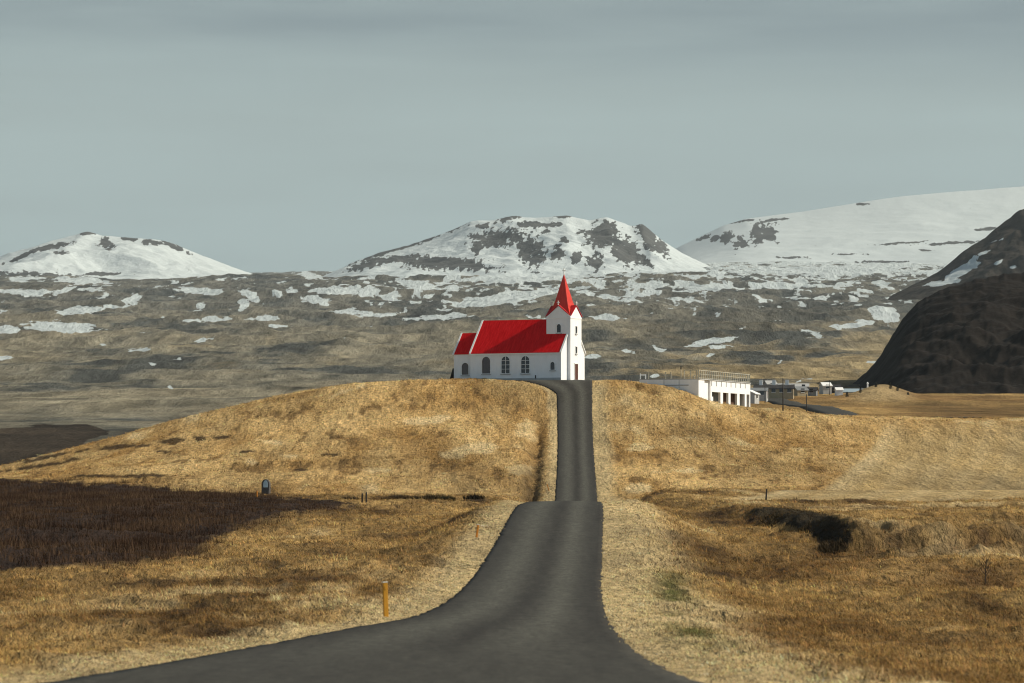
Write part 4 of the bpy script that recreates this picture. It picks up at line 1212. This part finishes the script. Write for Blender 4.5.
# ------------------------------------------------------------------ grass, scrub
def blades_mesh(name, base, h, width, lean, az, col, mat, seg2=False):
    """one bent blade (or a pointed triangle) per row"""
    n = len(base)
    side = np.stack([np.cos(az), np.sin(az), np.zeros(n)], -1)
    la = az + math.pi / 2 + RNG.normal(0, .5, n)
    dirv = np.stack([np.cos(la), np.sin(la), np.zeros(n)], -1)
    tip = base + dirv * (lean * h)[:, None] + np.array([0, 0, 1.0]) * (h * np.sqrt(np.maximum(1 - np.minimum(lean, .98) ** 2, .04)))[:, None]
    a = base - side * (width / 2)[:, None]; b = base + side * (width / 2)[:, None]
    if seg2:
        mid = base + dirv * (lean * h * .3)[:, None] + np.array([0, 0, 1.0]) * (h * .62 * np.sqrt(np.maximum(1 - np.minimum(lean, .98) ** 2, .04)))[:, None]
        c1 = mid - side * (width * .36)[:, None]; c2 = mid + side * (width * .36)[:, None]
        V = np.stack([a, b, c2, c1, tip], 1).reshape(-1, 3)
        i = np.arange(n)[:, None] * 5
        Fc = np.concatenate([i + np.array([0, 1, 2]), i + np.array([0, 2, 3]), i + np.array([3, 2, 4])], 0)
        cc = np.repeat(col, 5, 0)
    else:
        V = np.stack([a, b, tip], 1).reshape(-1, 3)
        Fc = np.arange(3 * n).reshape(n, 3)
        cc = np.repeat(col, 3, 0)
    return mesh_np(name, V, Fc, False, cc)

def scatter(n, y0, y1, edge=.145):
    """points with even density over the ground between two distances"""
    u = RNG.random(n)
    y = np.sqrt(y0 ** 2 + u * (y1 ** 2 - y0 ** 2))
    x = (RNG.random(n) * 2 - 1) * edge * y
    return x, y

def grass(name, n_tufts, per, y0, y1, hmin, hmax, w, label, far=False, spread=.13):
    x, y = scatter(n_tufts, y0, y1)
    z = land(x, y)
    px, py = to_px(x, y, z)
    keep = ~road_mask(x, y, -.05) & ~scrub_in(x, y, px, py)
    keep &= RNG.random(len(x)) > .75 * mown_mask(x, y)
    if far:
        keep &= ~((np.abs(x - 9.6) < 7) & (y > 573))
    dn = fbm(x, y * .2, 4.0, 3, 501)
    keep &= RNG.random(len(x)) < np.clip(.62 + 1.1 * dn, .12, 1)
    x, y, z = x[keep], y[keep], z[keep]
    col = land_tint(x, y, z)
    on = np.maximum(road_l(y) - x, x - road_r(y))
    hk = lerp(.42, 1.0, sm(on, .4, 4.0)) * lerp(1.0, .3, mown_mask(x, y)) * (.65 + .8 * RNG.random(len(x)))
    m = len(x)
    X = np.repeat(x, per) + RNG.normal(0, spread, m * per); Y = np.repeat(y, per) + RNG.normal(0, spread * 1.3, m * per)
    Z = np.repeat(z, per) - .03
    ok = ~road_mask(X, Y, -.30 * RNG.random(m * per) ** 2)
    h = np.repeat(hk, per) * (hmin + (hmax - hmin) * RNG.random(m * per))
    wind = .9
    lean = np.clip(np.repeat(RNG.normal(.85, .10, m), per) + RNG.normal(0, .12, m * per), .15, .99)
    az = np.repeat(RNG.normal(wind, 1.1, m), per) + RNG.normal(0, .8, m * per)
    pick = RNG.random((m, 1))
    col = np.where(pick < .15, C(.075, .045, .020), np.where(pick > .87, np.minimum(col * 1.5, .66), col * np.exp(RNG.normal(0, .38, (m, 1)))))
    cc = np.repeat(col, per, 0) * (0.75 + .55 * RNG.random((m * per, 1))) * np.array([1.08, 1.04, 1.0])
    cc *= 1 + RNG.normal(0, .06, (m * per, 3))
    W = w * (.6 + .8 * RNG.random(m * per))
    B = np.stack([X, Y, Z], -1)[ok]
    me = blades_mesh(name, B, h[ok], W[ok], lean[ok], az[ok], np.clip(cc[ok], .005, .8), None, not far)
    return tag(link(name, me, M['blade']), label, 'grass', kind='stuff')

grass('dry_grass', 46000, 11, 66, 150, .09, .27, .016, 'matted golden and brown dry grass in the near fields and verges')
grass('dry_grass', 56000, 8, 150, 300, .11, .30, .026, 'brown dry grass in the middle of the fields before the hill')
grass('dry_grass', 75000, 7, 300, 592, .10, .36, .06, 'short golden dry grass covering the church hill', True, .22)

def scrub():
    x, y = scatter(120000, 160, 490, .17)
    z = land(x, y)
    px, py = to_px(x, y, z)
    n2 = fbm(x, y * .6, 3.6, 3, 75); n1 = fbm(x, y * .55, 16, 3, 71)
    ins = scrub_in(x, y, px + RNG.standard_t(2, len(x)) * 9, py + RNG.standard_t(2, len(x)) * 1.8)
    ins &= RNG.random(len(x)) < np.clip(.72 + 1.1 * fbm(x, y * .12, 5, 3, 621), .08, 1)
    x, y, z, n1, n2 = x[ins], y[ins], z[ins], n1[ins], n2[ins]
    x, y, z, n1, n2 = x[:26000], y[:26000], z[:26000], n1[:26000], n2[:26000]
    per = 12
    m = len(x)
    hh = (.55 + .45 * n1 + .45 * n2) * (.7 + .6 * RNG.random(m))
    X = np.repeat(x, per) + RNG.normal(0, .22, m * per); Y = np.repeat(y, per) + RNG.normal(0, .25, m * per); Z = np.repeat(z, per) - .05
    hh = hh * (1 - .55 * sm(to_px(x, y, z)[0], 200, 345))
    h = np.repeat(np.clip(hh, .12, .95), per) * (.45 + .6 * RNG.random(m * per))
    lean = np.clip(np.abs(RNG.normal(.55, .3, m * per)), .02, .95)
    az = RNG.random(m * per) * 6.283
    tone = np.repeat(np.clip(.4 + 1.1 * fbm(x, y * .12, 4, 3, 623) + .35 * RNG.normal(0, 1, m), 0, 1.4), per)[:, None]
    base = lerp(C(.046, .027, .018), C(.125, .076, .044), tone) * (.7 + .6 * RNG.random((m * per, 1)))
    w = .032 * (.5 + RNG.random(m * per))
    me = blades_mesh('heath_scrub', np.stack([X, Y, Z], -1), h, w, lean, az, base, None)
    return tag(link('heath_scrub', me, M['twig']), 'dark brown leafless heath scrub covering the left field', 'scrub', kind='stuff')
scrub()

def bush(px, y, rx, ry, h, label, tone=(.05, .038, .022), n=900, green=0.0, name='bush', group=None):
    p = at(px, y)
    o = empty(name, p, 0, label, 'bush', group)
    rnd = np.random.default_rng(int(px * 7 + y))
    a = rnd.random(n) * 6.283
    r = np.sqrt(rnd.random(n))
    B = np.stack([r * np.cos(a) * rx, r * np.sin(a) * ry, np.zeros(n)], -1)
    wx_, wy_ = B[:, 0] + p.x, B[:, 1] + p.y
    B[:, 2] = land(wx_, wy_) - p.z - .05
    hh = h * (1 - .5 * r ** 2) * (.25 + .95 * rnd.random(n) ** 1.5)
    lean = np.clip(.1 + .6 * rnd.random(n), 0, .85)
    col = np.array(tone) * (.5 + .9 * rnd.random((n, 1)))
    az = a - math.pi / 2 + rnd.normal(0, 1.6, n)
    me = blades_mesh('twigs', B, hh, np.full(n, .05), lean, az, col, None, True)
    link('twigs', me, M['twig'], o)
    st = MB()
    for k in range(4):
        aa = k * 1.6 + .4
        st.tube([(0, 0, -.1), (.12 * math.cos(aa), .12 * math.sin(aa), h * .35), (.32 * rx * math.cos(aa), .3 * ry * math.sin(aa), h * .6)], [.04, .03, .012], 6)
    st.build('stem', M['bark'], o)
    return o
bush(431, 372, 2.0, 4.0, .75, 'wide low brown bush at the foot of the hill beside the road', (.055, .042, .022))
bush(396, 376, 1.5, 3.5, .55, 'small brown bush midway along the foot of the hill', (.075, .05, .026))
bush(474, 368, 1.0, 2.5, .7, 'compact dark bush nearest the left verge of the road', (.028, .022, .014))
bush(446, 365, .9, 2.0, .6, 'blackish green bush joined to a wide brown bush at the hill foot', (.03, .032, .016))
bush(352, 372, 1.2, 3.0, .6, 'brown bush at the tip of the dark scrub', (.05, .035, .022))
bush(768, 247, .8, 4.0, .35, 'dark heather bush at the far left end of the shaded terrace bank', (.075, .055, .03), 900)
bush(797, 228, .8, 4.0, .4, 'dark heather bush midway along the shaded terrace bank', (.065, .048, .026), 900)
bush(832, 207, .7, 2.5, .6, 'blackish bush at the near corner of the shaded terrace bank', (.055, .04, .023), 1000)

# bare sapling in the right-hand field
def sapling(px, y, h):
    o = empty('bare_sapling', at(px, y), .4, 'thin bare leafless sapling standing in the right field', 'tree')
    MB().tube([(0, 0, -.2), (.02, 0, h * .45), (.10, .02, h)], [.035, .025, .008], 6).build('trunk', M['bark'], o)
    b = MB()
    rnd = random.Random(3)
    for k in range(11):
        t = .3 + .6 * k / 11
        a = k * 2.4
        l = h * (.5 - .32 * t)
        s = Vector((.08 * t, .02 * t, h * t))
        e = s + Vector((math.cos(a) * l * .6, math.sin(a) * l * .6, l * .8))
        b.tube([s, s.lerp(e, .5) + Vector((0, 0, -.03)), e], [.016, .011, .004], 5)
        e2 = s.lerp(e, .6) + Vector((math.cos(a + .9) * l * .3, math.sin(a + .9) * l * .3, l * .35))
        b.tube([s.lerp(e, .55), e2], [.009, .003], 5)
    b.build('crown', M['bark'], o)
sapling(985, 166, 1.15)

# ------------------------------------------------------------------ air
hz = MB().box(-4500, 4500, -250, 16000, -14, 1400).build('haze', None)
hz.data.materials.clear()
hm = bpy.data.materials.new('haze_air')
hm.use_nodes = True
hm.node_tree.nodes.clear()
ho = hm.node_tree.nodes.new('ShaderNodeOutputMaterial')
pv = hm.node_tree.nodes.new('ShaderNodeVolumePrincipled')
pv.inputs['Color'].default_value = (.78, .88, .93, 1)
pv.inputs['Density'].default_value = 0.000020
pv.inputs['Anisotropy'].default_value = 0.1
for k in ('Density Attribute', 'Color Attribute', 'Temperature Attribute'):
    if k in pv.inputs: pv.inputs[k].default_value = ''
hm.node_tree.links.new(pv.outputs['Volume'], ho.inputs['Volume'])
hm.cycles.homogeneous_volume = True
hz.data.materials.append(hm)
tag(hz, 'thin pale haze in the air over the land', 'haze', kind='stuff')
